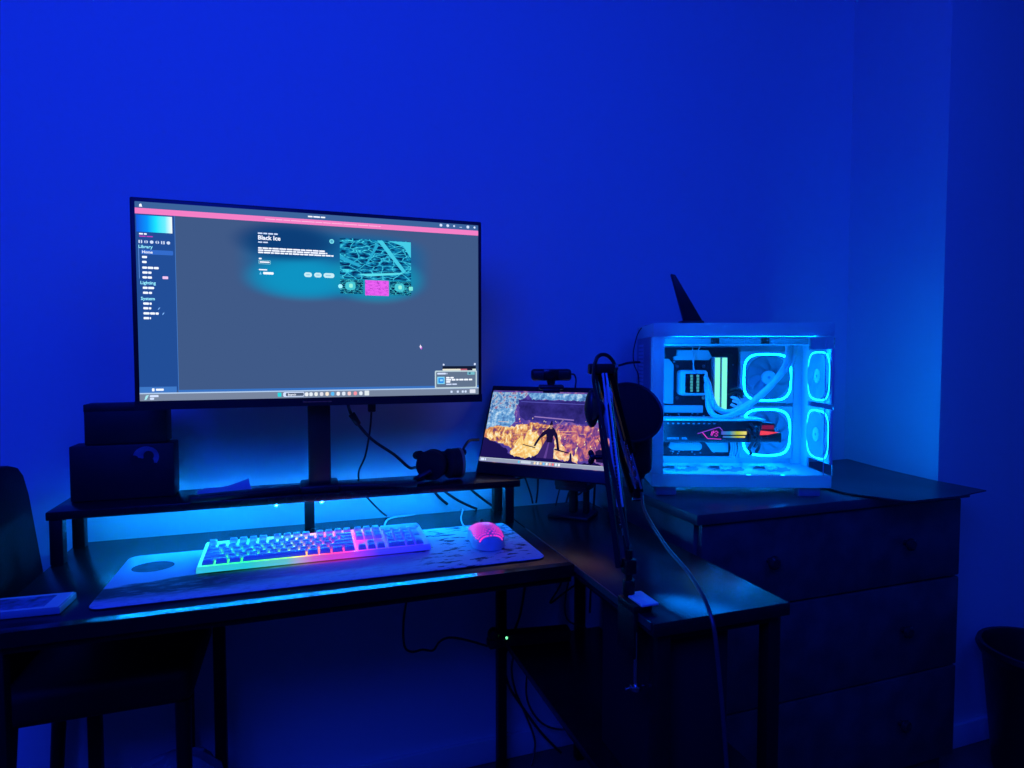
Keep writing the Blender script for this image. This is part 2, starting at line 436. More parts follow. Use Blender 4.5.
for x, z in ((.036, .186), (.0435, .176)): u.shape([(x, z-.0028), (x+.0022, z-.0018), (x+.0045, z+.0024), (x+.002, z+.0018)], 3, em(130, 185, 255))
sub(u, 'sidebar_lettering')
u = UI()
u.words(.2254, .2675, .3485, .003, 3, LT, (.007, .01)); u.text('Black Ice', .2252, .3355, .0125, 3, WHT, .03)
u.words(.2256, .248, .330, .0026, 3, LT, (.007, .01))
for z, e in ((.3178, .362), (.3132, .365), (.3086, .378)): u.words(.2254, e, z, .0031, 3, WHT, (.006, .016), .0011)
u.words(.2265, .232, .2957, .0032, 3, WHT); 
u.rect(.2258, .2496, .2845, .2925, 3, em(150, 225, 240), .0015); u.rect(.2266, .2488, .2853, .2917, 4, em(20, 100, 150), .001); u.words(.228, .2475, .2885, .0028, 5, WHT, (.018, .02))
u.words(.2262, .2425, .2725, .0024, 3, WHT, (.015, .017)); u.shape([(.227, .2625), (.2315, .2625), (.2293, .2685)], 3, em(120, 210, 255)); u.words(.2345, .2555, .2655, .005, 3, WHT, (.02, .022))
u.rect(.3695, .3795, .335, .345, 3, em(120, 225, 240), .0049); u.rect(.3718, .3772, .3373, .3427, 4, em(80, 170, 205), .0026)
for a, b in ((.3165, .3325), (.337, .3527), (.3565, .3792)):
    u.rect(a, b, .2608, .271, 3, em(200, 240, 250), .005); u.words(a+.004, b-.004, .2659, .0024, 4, em(150, 205, 230), (.006, .012))
sub(u, 'card_lettering', 'white card lettering reading Black Ice')
u = UI(); u.rect(.3912, .5472, .2612, .349, 3, crackle('ice_picture', lin(6, 40, 92), lin(80, 235, 250), 36, .07, .3, .55, lin(12, 130, 180)), .003)
beam = em(70, 205, 232); b2 = em(40, 170, 210)
u.shape([(.472, .348), (.484, .348), (.536, .281), (.528, .279)], 4, beam); u.shape([(.476, .338), (.470, .342), (.446, .293), (.449, .292)], 4, b2)
u.shape([(.474, .291), (.470, .29), (.494, .316), (.497, .314)], 4, b2); u.shape([(.496, .348), (.547, .348), (.547, .312), (.53, .338)], 4, beam)
u.shape([(.43, .272), (.45, .267), (.52, .274), (.533, .279)], 4, em(90, 225, 240)); u.shape([(.3912, .312), (.3912, .303), (.432, .287), (.438, .291)], 4, b2)
sub(u, 'ice_picture', 'large cyan picture of cracked ice')
u = UI()
icy = crackle('ice_thumb', lin(4, 24, 66), lin(90, 240, 235), 70, .06, 1.7, .3, lin(10, 110, 150))
u.rect(.391, .4402, .228, .2592, 3, icy); u.rect(.4447, .4968, .2255, .2592, 3, crackle('pink_thumb', lin(238, 100, 246), lin(70, 10, 110), 62, .035, 4.3, .9, lin(225, 90, 240))); u.rect(.4992, .5472, .228, .2592, 3, icy)
u.rect(.387, .3962, .239, .2482, 4, CY, .0045); u.rect(.5418, .551, .239, .2482, 4, em(120, 235, 225), .002)
for bx in (.402, .51): u.rect(bx, bx+.022, .236, .254, 4, em(70, 200, 215), .007); u.rect(bx+.008, bx+.016, .241, .250, 5, em(150, 245, 225), .003)
sub(u, 'picture_thumbnails')
u = UI(); u.rect(.0705, W, .0165, .0215, 2, em(58, 116, 196)); u.rect(0, W, 0, .0165, 2, em(120, 134, 160)); u.rect(0, W, .0140, .0165, 3, em(178, 206, 240))
u.rect(.259, .2665, .0035, .0122, 3, em(40, 215, 225), .001); u.rect(.2702, .3132, .0028, .0130, 3, LT, .003); u.rect(.2755, .312, .0044, .0112, 4, em(82, 96, 122), .002)
u.text('Search', .2795, .0055, .0062, 5, WHT)
for x, c in zip((.318, .327, .3375, .349, .3606, .3723, .3841, .3959, .4078, .4208, .4329), ((240, 245, 250), (230, 240, 250), (235, 240, 240), (225, 225, 235), (250, 235, 215), (90, 190, 250), (245, 245, 250), (225, 235, 250), (250, 205, 205), (250, 150, 165), (230, 240, 250))):
    u.rect(x-.0036, x+.0036, .0034, .0118, 4, em(*c), .0028)
u.rect(.441, .451, .0026, .0132, 4, em(225, 235, 240), .001)
u.shape([(.008, .002), (.012, .003), (.0165, .0125), (.011, .011)], 4, em(170, 235, 245)); u.words(.018, .034, .0098, .0042, 4, LT); u.words(.018, .026, .0045, .0042, 4, LT)
for x in (.640, .655, .667, .674): u.rect(x-.0024, x+.0024, .0045, .0095, 4, LT, .001)
u.rect(.684, .698, .0032, .0118, 4, em(225, 230, 245), .0008)
sub(u, 'taskbar')
u = UI(); u.rect(.619, .699, .0605, .067, 3, em(16, 26, 50)); u.rect(.619, .662, .0545, .0606, 3, em(235, 232, 215)); u.rect(.662, .678, .0545, .0606, 3, em(190, 100, 120)); u.rect(.678, .691, .0545, .0606, 3, em(40, 30, 60)); u.rect(.691, .6995, .0545, .0606, 3, em(220, 235, 225))
u.rect(.6195, .6235, .0685, .0725, 3, LT, .001); u.rect(.6945, .699, .0690, .074, 3, LT, .001)
u.rect(.6005, .7015, .0150, .0568, 5, em(190, 212, 222), .003); u.rect(.6035, .6985, .0180, .0538, 6, em(98, 116, 142), .002)
u.words(.606, .630, .0497, .004, 7, LT, (.02, .022)); u.rect(.678, .696, .0465, .0535, 7, em(120, 190, 205), .001); u.rect(.681, .686, .0478, .0525, 8, em(60, 110, 140), .001)
u.rect(.606, .6235, .0255, .0425, 7, em(130, 215, 250), .001); u.rect(.6085, .621, .028, .0395, 8, em(40, 140, 235), .001); u.rect(.612, .619, .032, .0365, 9, em(150, 220, 255), .001)
u.words(.627, .645, .040, .0036, 7, WHT); u.words(.627, .690, .0352, .0038, 7, WHT); u.words(.627, .637, .0303, .0036, 7, WHT); u.words(.627, .655, .0247, .003, 7, LT)
sub(u, 'notification_card')
u = UI(); u.shape([(.567, .117), (.5655, .111), (.5685, .108), (.5705, .112)], 3, em(245, 230, 255)); u.shape([(.569, .113), (.567, .1075), (.570, .1055), (.572, .11)], 2, em(200, 80, 220)); sub(u, 'mouse_pointer')
# stand
st = MB(); st.box(.018, .067, 1.463, 1.486, .012, MZ+.12, blackplastic, .004); st.build('stand_column', mon)
st = MB()
for tip in ((-.222, 1.447), (.262, 1.452)):
    a = Vector((.042, 1.49, 0)); b = Vector((*tip, 0)); d = (b-a).normalized(); n = Vector((-d.y, d.x, 0))*.021
    st.prism([a+n, b+n*.8, b-n*.8, a-n], (0, 0, .012), blackplastic, .003)
st.box(.0, .085, 1.45, 1.54, 0, .016, blackplastic, .005)
st.build('stand_base', mon)

# ------------------------------------------------------------------ portable monitor
ux = Vector((.7145, -.6979, 0)); ang = math.atan2(ux.y, ux.x)
por = thing('portable_monitor', 'thin black tilted portable monitor right of the big monitor, showing a fiery battle picture', 'monitor', (.436, 1.562, .8485), ang)
tl = Matrix.Rotation(-R(24), 4, 'X')
hb = MB(); hb.box(0, .361, .0006, .011, 0, .2465, blackplastic, .003, M=tl); hb.build('housing', por)
PS = bpy.data.objects.new('screen', None)
def pscreen(ui, name, parent):
    o = ui.build(name, parent, smooth=False, recalc=False); return o
def noise_em(name, els, scale, det=6, sz=1, warp=0, seed=0):
    m = bpy.data.materials.new(name); m.use_nodes = True
    nt = m.node_tree; nt.nodes.clear(); L = nt.links.new
    o = nt.nodes.new('ShaderNodeOutputMaterial'); e = nt.nodes.new('ShaderNodeEmission'); L(e.outputs[0], o.inputs[0])
    tc = nt.nodes.new('ShaderNodeTexCoord'); mp = nt.nodes.new('ShaderNodeMapping'); mp.inputs['Scale'].default_value = (1, 1, sz)
    mp.inputs['Location'].default_value = (seed, seed, 0)
    L(tc.outputs['Object'], mp.inputs[0])
    n = nt.nodes.new('ShaderNodeTexNoise'); n.inputs['Scale'].default_value = scale; n.inputs['Detail'].default_value = det; n.inputs['Roughness'].default_value = .65
    n.inputs['Distortion'].default_value = warp
    L(mp.outputs[0], n.inputs['Vector']); r = ramp(nt, els); L(n.outputs['Fac'], r.inputs[0]); L(r.outputs[0], e.inputs['Color'])
    return m
del PS
PW, PH, PO = .345, .2005, (.006, .0315)
u = UI(); u.rect(0, PW, 0, PH, 0, noise_em('battle_sky', [(.3, lin(52, 40, 130)), (.5, lin(90, 70, 165)), (.62, lin(165, 115, 165)), (.75, lin(235, 175, 150))], 38, warp=.6))
ps = pscreen(u, 'screen', por)
ps.matrix_local = tl @ Matrix.Translation((PO[0], 0, PO[1])); ps['label'] = 'lit screen with an orange fire scene'
u = UI()
mosaic = noise_em('leaf_mosaic', [(.33, lin(40, 60, 130)), (.46, lin(95, 145, 205)), (.54, lin(170, 205, 230)), (.62, lin(150, 70, 120)), (.74, lin(215, 110, 120))], 95, 4)
pale = noise_em('pale_rocks', [(.32, lin(45, 75, 150)), (.5, lin(105, 165, 220)), (.66, lin(205, 230, 245))], 70, 5, seed=3)
u.rag([(0, .196), (.118, .196), (.085, .175), (.075, .13), (.045, .10), (0, .095)], 1, mosaic)
u.rag([(.01, .145), (.07, .150), (.082, .115), (.06, .09), (0, .09)], 2, pale); u.rag([(.10, .196), (PW, .196), (PW, .175), (.25, .178), (.12, .176)], 1, pale)
u.rag([(PW, .15), (PW, .10), (.315, .12), (.295, .125), (.325, .15)], 2, pale)
sub2 = pscreen(u, 'rock_picture', ps)
u = UI(); hull = noise_em('hull', [(.3, lin(30, 26, 92)), (.7, lin(62, 52, 150))], 30)
u.rag([(.078, .178), (.30, .176), (.322, .170), (.30, .125), (.285, .118), (.11, .118), (.095, .128)], 3, hull); u.shape([(.135, .128), (.245, .123), (.245, .126), (.135, .131)], 4, em(150, 120, 190)); u.shape([(.09, .169), (.31, .166), (.31, .168), (.09, .171)], 4, em(84, 84, 180))
pscreen(u, 'hull_picture', ps)
u = UI(); fire = noise_em('fire', [(.33, lin(60, 38, 116)), (.43, lin(130, 74, 110)), (.50, lin(215, 135, 85)), (.56, lin(248, 200, 120)), (.63, lin(255, 246, 212))], 62, 9, sz=.6, warp=.5)
fire2 = noise_em('ember', [(.32, lin(66, 42, 128)), (.46, lin(120, 66, 140)), (.55, lin(200, 110, 120)), (.68, lin(245, 180, 140))], 64, 9, sz=.7, warp=.8, seed=5)
u.rag([(.0, .062), (.0, .088), (.03, .100), (.07, .096), (.10, .108), (.14, .112), (.19, .11), (.20, .03), (.11, .028), (.085, .04), (.06, .052)], 4, fire)
u.rag([(.19, .03), (.19, .11), (.25, .112), (.30, .11), (.33, .098), (PW, .085), (PW, .028), (.27, .020), (.23, .024)], 4, fire2)
u.rag([(.088, .022), (.084, .034), (.094, .042), (.098, .06), (.112, .075), (.116, .062), (.124, .09), (.131, .102), (.139, .084), (.15, .092), (.168, .06), (.166, .03), (.13, .014)], 5, noise_em('fire_core', [(.3, lin(235, 150, 80)), (.5, lin(253, 215, 130)), (.65, lin(255, 250, 220))], 95, 8, seed=9))
u.rag([(.203, .02), (.202, .07), (.208, .098), (.214, .082), (.222, .06), (.232, .052), (.236, .030), (.25, .046), (.258, .030), (.262, .052), (.272, .012), (.25, .016)], 5, noise_em('fire_core_right', [(.3, lin(205, 110, 100)), (.5, lin(250, 195, 135)), (.66, lin(255, 248, 215))], 95, 8, seed=12))
sk = em(255, 225, 170)
for k in range(70):
    x, z = random.uniform(.06, .33), random.uniform(.05, .125); r_ = random.uniform(.0005, .0013); u.rect(x-r_, x+r_, z-r_*1.6, z+r_*1.6, 6, sk if k % 3 else em(235, 120, 130))
for k in range(26):
    x = random.uniform(.02, .30); z = random.uniform(.075, .115); w_ = random.uniform(.01, .035); u.rect(x, min(.34, x+w_), z, z+.0009, 6, em(255, 195, 140) if k % 2 else em(190, 120, 150))
pscreen(u, 'fire_picture', ps)
u = UI(); drk = em(26, 18, 84); fig = em(22, 14, 58); robe = em(58, 38, 112)
u.rag([(0, .012), (0, .066), (.02, .058), (.045, .050), (.07, .040), (.085, .024), (.12, .016), (.15, .022), (.172, .034), (.20, .030), (.21, .020), (.245, .017), (.25, .040), (.257, .016), (.28, .010), (.31, .022), (.335, .012), (PW, .016), (PW, .010), (0, .010)], 6, drk)
u.shape([(.158, .020), (.175, .062), (.184, .078), (.196, .078), (.203, .06), (.206, .020)], 7, robe)
u.shape([(.178, .078), (.174, .094), (.181, .101), (.184, .104), (.182, .110), (.187, .122), (.191, .111), (.189, .104), (.194, .101), (.201, .095), (.197, .078), (.196, .062), (.181, .062)], 8, fig)
u.shape([(.176, .096), (.166, .088), (.157, .074), (.150, .060), (.147, .050), (.153, .050), (.157, .060), (.165, .073), (.179, .085)], 8, fig); u.shape([(.184, .098), (.191, .098), (.189, .108), (.184, .108)], 9, em(170, 130, 120)); u.shape([(.186, .062), (.189, .062), (.187, .02), (.180, .02)], 9, em(96, 66, 150))
u.shape([(.199, .096), (.208, .083), (.214, .062), (.219, .045), (.212, .043), (.208, .060), (.203, .074), (.196, .085)], 8, fig)
u.shape([(.116, .051), (.153, .0445), (.153, .047), (.117, .053)], 9, fig)
u.shape([(.197, .098), (.2175, .1265), (.2205, .1255), (.200, .096)], 9, em(140, 110, 150))
u.shape([(.205, .043), (.245, .036), (.245, .039), (.206, .047)], 9, fig)
u.shape([(.345, .032), (.312, .082), (.313, .083), (.349, .033)], 9, fig); u.shape([(.318, .020), (.312, .046), (.322, .052), (.34, .048), (.349, .03), (.345, .018)], 9, em(20, 14, 62))
pscreen(u, 'figure_picture', ps)
u = UI(); u.rect(0, PW, 0, .0105, 10, em(150, 160, 186)); u.rect(0, PW, .009, .0105, 11, em(196, 206, 225)); u.words(.004, .02, .005, .006, 11, LT)
u.rect(.112, .117, .002, .0085, 11, em(90, 200, 240), .001); u.rect(.120, .148, .0022, .0083, 11, em(205, 215, 235), .002)
for k, c in enumerate(((250, 225, 190), (245, 245, 250), (250, 205, 150), (120, 200, 250), (240, 245, 250), (255, 190, 180), (245, 120, 130), (225, 240, 250), (250, 250, 255))): u.rect(.156+k*.0082, .1615+k*.0082, .002, .0085, 11, em(*c), .0018)
pscreen(u, 'taskbar', ps)
# its stand
pst = thing('monitor_stand', 'black stand holding the portable monitor above the back of the desk', 'stand', (.672, 1.462, .74), ang)
MB().box(-.055, .055, -.045, .045, 0, .008, blackplastic, .003).build('base_plate', pst)
MB().box(-.010, .010, -.008, .012, .008, .075, blackmetal, .003).build('column', pst)
MB().box(.028, .042, -.006, .010, .008, .075, blackmetal, .003).build('column', pst)
MB().box(-.03, .055, -.055, .02, .075, .092, blackplastic, .004).build('bracket', pst)
M_ = tl
MB().box(-.03, .055, -.058, -.05, .085, .13, blackplastic, .003).build('back_rest', pst)

# webcam on top of the portable monitor
wc = thing('webcam', 'black bar webcam clipped on the top edge of the portable monitor', 'webcam', (.621, 1.492, 1.067), R(-19))
MB().box(-.052, .052, -.02, .012, .024, .054, blackplastic, .008, 3).build('body', wc)
fr = MB(); fr.box(-.020, .018, -.0225, -.019, .025, .053, edge_m, .001); fr.cyl((-.001, -.0225, .039), (-.001, -.026, .039), .010, edge_m); fr.build('lens', wc)
MB().cyl((0, -.004, .012), (0, -.004, .026), .009, blackplastic, .012).build('swivel', wc)
cl = MB(); cl.box(-.032, .032, -.026, .016, 0.001, .013, blackplastic, .004); cl.box(-.022, .022, -.028, -.022, -.007, .004, blackplastic, .002); cl.build('clip', wc)
tag(MB().tube([(.664, 1.477, 1.105), (.678, 1.475, 1.107), (.684, 1.474, 1.092), (.682, 1.474, 1.06), (.70, 1.50, .98), (.68, 1.53, .86), (.66, 1.55, .745)], .0022, cable_m).build('webcam_cable'),
    'thin black cable dropping from the right end of the webcam', 'cable')

# ------------------------------------------------------------------ boxes, papers, headset on the riser
bx = thing('cardboard_box', 'wide dark box on the left of the riser, pale moon print on its front', 'box', (-.360, 1.548, .847), 0, 'boxes stacked on the riser')
MB().box(-.097, .099, -.028, .030, 0, .118, blackcard, .003).build('carton', bx)
pr = MB()
cx, cz = .045, .089
pr.poly([(cx+.025*math.cos(R(a)), -.0285, cz+.0235*math.sin(R(a))) for a in range(0, 360, 12)], moon_m)
mo = pr.build('moon_print', bx, smooth=False); mo['label'] = 'pale printed moon disc'
pr = MB()
for pts in ([(-.002, .112), (.0, .0), (0, 0)],): pass
def blobs(l, m, y):
    for x, z, rx, rz in l: pr.poly([(x+rx*math.cos(R(a)), y, z+rz*math.sin(R(a))) for a in range(0, 360, 15)], m); y -= .00005
blobs([(.05, .092, .010, .0105), (.0475, .078, .0125, .012), (.045, .069, .016, .012), (.03, .079, .014, .009), (.022, .088, .008, .006), (.060, .068, .012, .008)], blackcard, -.0288)
pr.build('print_silhouette', bx, smooth=False)
bt = thing('cardboard_box', 'smaller plain black box stacked on the wide moon-print box', 'box', (-.3525, 1.553, .9655), 0, 'boxes stacked on the riser')
MB().box(-.078, .0775, -.026, .03, 0, .086, blackcard, .003).build('carton', bt)
MB().box(-.0784, .0779, -.0264, .0304, .070, .0866, blackcard, .002).build('lid', bt)

pp = thing('paper_sheets', 'loose white paper sheets with a curled corner on the riser beside the boxes', 'paper', (-.165, 1.525, .8475), R(6))
def sheet(w, d, z, curl, nx=12, ny=8):
    b = MB(); i = b.mi(paper_m); g = []
    for k in range(ny+1):
        row = []
        for j in range(nx+1):
            x = -w/2+w*j/nx; y = -d/2+d*k/ny
            c = max(0, (j/nx+k/ny)-1.25)
            row.append(b.bm.verts.new((x, y, z+curl*c*c*2.2+.0008*math.sin(j*.8))))
        g.append(row)
    for k in range(ny):
        for j in range(nx): b.bm.faces.new((g[k][j], g[k][j+1], g[k+1][j+1], g[k+1][j])).material_index = i
    r = bmesh.ops.extrude_face_region(b.bm, geom=list(b.bm.faces))
    for v in r['geom']:
        if isinstance(v, bmesh.types.BMVert): v.co.z += .0007
    return b
sheet(.105, .075, .0012, 0).build('sheet', pp)
o = sheet(.1, .075, .0036, .012).build('sheet', pp); o.location = (.008, .003, 0); o.rotation_euler = (0, 0, R(4)); o['label'] = 'top sheet with its far corner curled up'

hs = thing('headset', 'black over-ear headset lying on the riser between the two monitors', 'headphones', (.335, 1.505, .847))
for sx, cx, cy, tn in ((-1, -.030, -.012, 62), (1, .036, 0, 6)):
    Mx = Matrix.Translation((cx, cy, .040)) @ Matrix.Rotation(R(tn), 4, 'Z') @ Matrix.Rotation(R(90), 4, 'Y')
    cup = MB(); cup.lathe([(0, -.024*sx), (.026, -.024*sx), (.034, -.019*sx), (.037, -.008*sx), (.037, .008*sx), (.034, .012*sx), (0, .012*sx)], (0, 0, 0), softblack, 28)
    cup.build('ear_cup', hs, M=Mx)
    pd = MB(); ring = [Mx @ Vector((.026*math.cos(2*math.pi*k/20), .026*math.sin(2*math.pi*k/20), -.018*sx)) for k in range(20)]
    pd.tube(ring, .0115, softblack, 10, 2, closed=True); pd.build('ear_pad', hs)
    if sx > 0:
        s_ = MB(); s_.lathe([(.0372, .004), (.0380, .008), (.0372, .0115)], (0, 0, 0), strap_m, 28); s_.build('trim_ring', hs, M=Mx)
hbm = MB(); hbm.tube([(-.055, .0, .066), (-.06, .025, .06), (-.045, .048, .055), (0, .056, .052), (.04, .050, .055), (.055, .03, .06), (.052, .0, .066)], .010, softblack, 10); hbm.build('headband', hs)
hbm = MB(); hbm.tube([(-.036, -.034, .03), (-.062, -.034, .018), (-.072, -.025, .010), (-.05, -.02, .010)], .006, blackplastic, 8); hbm.build('microphone_boom', hs)

# ------------------------------------------------------------------ desk mat
def mat_print():
    m = bpy.data.materials.new('desk_mat_print'); m.use_nodes = True
    nt = m.node_tree; L = nt.links.new; p = nt.nodes['Principled BSDF']; p.inputs['Roughness'].default_value = .75
    tc = nt.nodes.new('ShaderNodeTexCoord'); sx = nt.nodes.new('ShaderNodeSeparateXYZ'); L(tc.outputs['Object'], sx.inputs[0])
    def noise(sc, mp_scale=(1, 1, 1), det=6, loc=(0, 0, 0)):
        mp = nt.nodes.new('ShaderNodeMapping'); mp.inputs['Scale'].default_value = mp_scale; mp.inputs['Location'].default_value = loc
        L(tc.outputs['Object'], mp.inputs[0]); n = nt.nodes.new('ShaderNodeTexNoise'); n.inputs['Scale'].default_value = sc; n.inputs['Detail'].default_value = det
        n.inputs['Roughness'].default_value = .62; L(mp.outputs[0], n.inputs['Vector']); return n.outputs['Fac']
    def ma(op, a, b=None, c=None):
        x = nt.nodes.new('ShaderNodeMath'); x.operation = op
        for k, v in enumerate((a, b, c)):
            if v is None: continue
            if isinstance(v, (int, float)): x.inputs[k].default_value = v
            else: L(v, x.inputs[k])
        return x.outputs[0]
    def step(v, lo, hi):
        r = nt.nodes.new('ShaderNodeMapRange'); r.interpolation_type = 'SMOOTHSTEP'; r.inputs['From Min'].default_value = lo; r.inputs['From Max'].default_value = hi
        L(v, r.inputs['Value']); return r.outputs[0]
    X, Y = sx.outputs[0], sx.outputs[1]
    n1 = noise(16, (1, 2.2, 1)); n2 = noise(34, (.8, 2.4, 1), loc=(3, 1, 0)); n3 = noise(60, (1, 2, 1), loc=(7, 2, 0))
    # dark wash wedge, lower left: below a line that climbs to the right, fading towards the front edge and past the middle
    e1 = ma('ADD', ma('MULTIPLY_ADD', X, .20, ma('MULTIPLY', n1, .03)), -.0)     # .2x + noise
    up = step(ma('SUBTRACT', Y, ma('ADD', e1, .018)), .004, -.004)
    lowf = step(ma('ADD', Y, ma('MULTIPLY', n2, .05)), -.105, -.06)
    rt = step(ma('ADD', X, ma('MULTIPLY', n2, .25)), .12, -.12)
    wash = ma('MULTIPLY', ma('MULTIPLY', up, ma('MAXIMUM', lowf, .0)), rt)
    tex = step(n2, .30, .55)
    wash = ma('MULTIPLY', wash, ma('MULTIPLY_ADD', tex, .35, .65))
    lowstreak = ma('MULTIPLY', step(n3, .52, .60), ma('MULTIPLY', step(Y, -.05, -.11), step(X, .30, -.1)))
    # branch like speckles, right half
    sp = ma('MULTIPLY', step(n2, .545, .60), step(X, .10, .22))
    sp2 = ma('MULTIPLY', ma('MULTIPLY', step(n3, .50, .56), step(X, .31, .345)), step(Y, -.02, .05))
    f = ma('MAXIMUM', ma('MAXIMUM', wash, ma('MULTIPLY', lowstreak, .25)), ma('MAXIMUM', sp, sp2))
    mx = nt.nodes.new('ShaderNodeMix'); mx.data_type = 'RGBA'; mx.inputs['A'].default_value = (.70, .73, .78, 1); mx.inputs['B'].default_value = (.045, .045, .07, 1)
    L(f, mx.inputs['Factor']); L(mx.outputs['Result'], p.inputs['Base Color'])
    n = nt.nodes.new('ShaderNodeTexNoise'); n.inputs['Scale'].default_value = 900; L(tc.outputs['Object'], n.inputs['Vector'])
    b = nt.nodes.new('ShaderNodeBump'); b.inputs['Strength'].default_value = .1; b.inputs['Distance'].default_value = .001; L(n.outputs['Fac'], b.inputs['Height']); L(b.outputs[0], p.inputs['Normal'])
    return m
dm = thing('desk_mat', 'large white desk mat with dark ink-wash print under the keyboard', 'desk mat', (.068, 1.30, .7405))
pts = rounded(-.4, .406, -.142, .142, .02)
MB().prism([(a, b, .0005) for a, b in pts], (0, 0, .0026), mat_print(), .0006).build('printed_surface', dm)
MB().prism([(a*1.001, b*1.002, 0) for a, b in pts], (0, 0, .0022), softblack).build('rubber_base', dm)
dk = MB(); c = (-.342, .057)
dk.prism([(c[0]+.037*math.cos(R(a)), c[1]+.031*math.sin(R(a)), .0031) for a in range(0, 360, 10)], (0, 0, .0003), mat('print_disc_dark', (.06, .06, .09), .7, var=.4, vscale=60))
o = dk.build('printed_disc', dm, smooth=False); o['label'] = 'dark round printed emblem'

# ------------------------------------------------------------------ keyboard
def key_glow(name, s, els, x0=0, x1=.449):
    m = bpy.data.materials.new(name); m.use_nodes = True
    nt = m.node_tree; L = nt.links.new; p = nt.nodes['Principled BSDF']
    p.inputs['Base Color'].default_value = (.7, .72, .75, 1); p.inputs['Roughness'].default_value = .4
    tc = nt.nodes.new('ShaderNodeTexCoord'); sx = nt.nodes.new('ShaderNodeSeparateXYZ'); L(tc.outputs['Object'], sx.inputs[0])
    mr = nt.nodes.new('ShaderNodeMapRange'); mr.inputs['From Min'].default_value = x0; mr.inputs['From Max'].default_value = x1
    L(sx.outputs[0], mr.inputs['Value']); r = ramp(nt, els); L(mr.outputs[0], r.inputs[0])
    L(r.outputs[0], p.inputs['Emission Color']); p.inputs['Emission Strength'].default_value = s
    return m
RB = [(0, lin(60, 240, 120)), (.2, lin(40, 245, 70)), (.36, lin(120, 235, 30)), (.42, lin(225, 190, 30)), (.47, lin(250, 110, 40)), (.54, lin(255, 60, 70)), (.62, lin(250, 50, 130)), (.68, lin(190, 45, 210)), (.76, lin(70, 40, 250)), (1, lin(20, 25, 225))]
plate_glow = key_glow('backlit_plate', 1.5, RB)
lip_glow = key_glow('backlit_lip', .6, RB)
kb = thing('keyboard', 'white full-size keyboard with rainbow backlight on the desk mat', 'keyboard', (-.189, 1.272, .7438), R(0))
KW, KD = .449, .147
zt = lambda y: .012+.010*(y/KD)
b = MB()
b.hexa([(0, .009, .001), (KW, .009, .001), (KW, KD, .001), (0, KD, .001)], [(0, .002, zt(0)-.002), (KW, .002, zt(0)-.002), (KW, KD, zt(KD)-.002), (0, KD, zt(KD)-.002)], whiteplastic, .002)
b.build('case', kb)
b = MB(); b.hexa([(.003, .009, .008), (KW-.003, .009, .008), (KW-.003, KD-.003, .016), (.003, KD-.003, .016)], [(.003, .009, zt(.009)), (KW-.003, .009, zt(.009)), (KW-.003, KD-.003, zt(KD)), (.003, KD-.003, zt(KD))], plate_glow)
o = b.build('backlit_plate', kb, smooth=False); o['label'] = 'plate glowing green to red to blue between the keys'
b = MB(); b.hexa([(.002, -.0012, .0045), (KW-.002, -.0012, .0045), (KW-.002, .010, .0045), (.002, .010, .0045)], [(.002, .001, .0085), (KW-.002, .001, .0085), (KW-.002, .0095, .0135), (.002, .0095, .0135)], lip_glow)
o = b.build('front_lip', kb, smooth=False); o['label'] = 'front lip glowing in rainbow colours'
U = .01905; GX = .0085; ROWY = [.0185+k*.0192 for k in range(5)]+[.0185+5*.0192+.006]
KM = {}
def key(xu, row, w=1, hgt=1):
    kk = (w, hgt)
    if kk not in KM:
        hw, hd = (w*U-.0022)/2, (hgt*.0192-.0022)/2
        t = MB(); t.hexa([(-hw, -hd, 0), (hw, -hd, 0), (hw, hd, 0), (-hw, hd, 0)],
                         [(-hw+.0022, -hd+.003, .0085), (hw-.0022, -hd+.003, .0085), (hw-.0022, hd-.002, .0085), (-hw+.0022, hd-.002, .0085)], keycap_m, .0009)
        KM[kk] = t.build('keycap', kb); o = KM[kk]
    else:
        o = KM[kk].copy(); COL.objects.link(o); o.parent = kb
    y = ROWY[row]+(hgt-1)*.0192/2
    o.location = (GX+(xu+w/2)*U, y, zt(y)+.002+(.0015 if row == 5 else 0)); o.rotation_euler = (R(4+(2 if row >= 4 else 0)), 0, 0)
rows = [[1.25, 1.25, 1.25, 6.25, 1.25, 1.25, 1.25, 1.25], [2.25]+[1]*10+[2.75], [1.75]+[1]*11+[2.25], [1.5]+[1]*12+[1.5], [1]*13+[2]]
for r_, ws in enumerate(rows):
    x = 0
    for w in ws: key(x, r_, w); x += w
for x in [0]+[2, 3, 4, 5]+[6.5, 7.5, 8.5, 9.5]+[11, 12, 13, 14]: key(x, 5)
NX = 15.2
for k in range(3):
    key(NX+k, 5); key(NX+k, 4); key(NX+k, 3); key(NX+k, 0)
key(NX+1, 1)
PX = 18.4
for x, r_, w, h_ in [(0, 0, 2, 1), (2, 0, 1, 1), (0, 1, 1, 1), (1, 1, 1, 1), (2, 1, 1, 1), (3, 0, 1, 2), (0, 2, 1, 1), (1, 2, 1, 1), (2, 2, 1, 1), (0, 3, 1, 1), (1, 3, 1, 1), (2, 3, 1, 1), (3, 2, 1, 2), (0, 4, 1, 1), (1, 4, 1, 1), (2, 4, 1, 1), (3, 4, 1, 1)]: key(PX+x, r_, w, h_)
b = MB(); b.hexa([(GX+PX*U, .122, .016), (KW-.006, .122, .016), (KW-.006, .143, .016), (GX+PX*U, .143, .016)], [(GX+PX*U, .122, .0235), (KW-.006, .122, .0235), (KW-.006, .143, .0255), (GX+PX*U, .143, .0255)], whiteplastic, .001); b.build('indicator_panel', kb)
tag(MB().tube([(.163, 1.419, .758), (.18, 1.44, .757), (.197, 1.50, .758), (.222, 1.545, .752), (.253, 1.576, .745), (.28, 1.592, .743)], .0022, whitecable).build('keyboard_cable'), 'white braided cable curving from the back of the keyboard', 'cable')

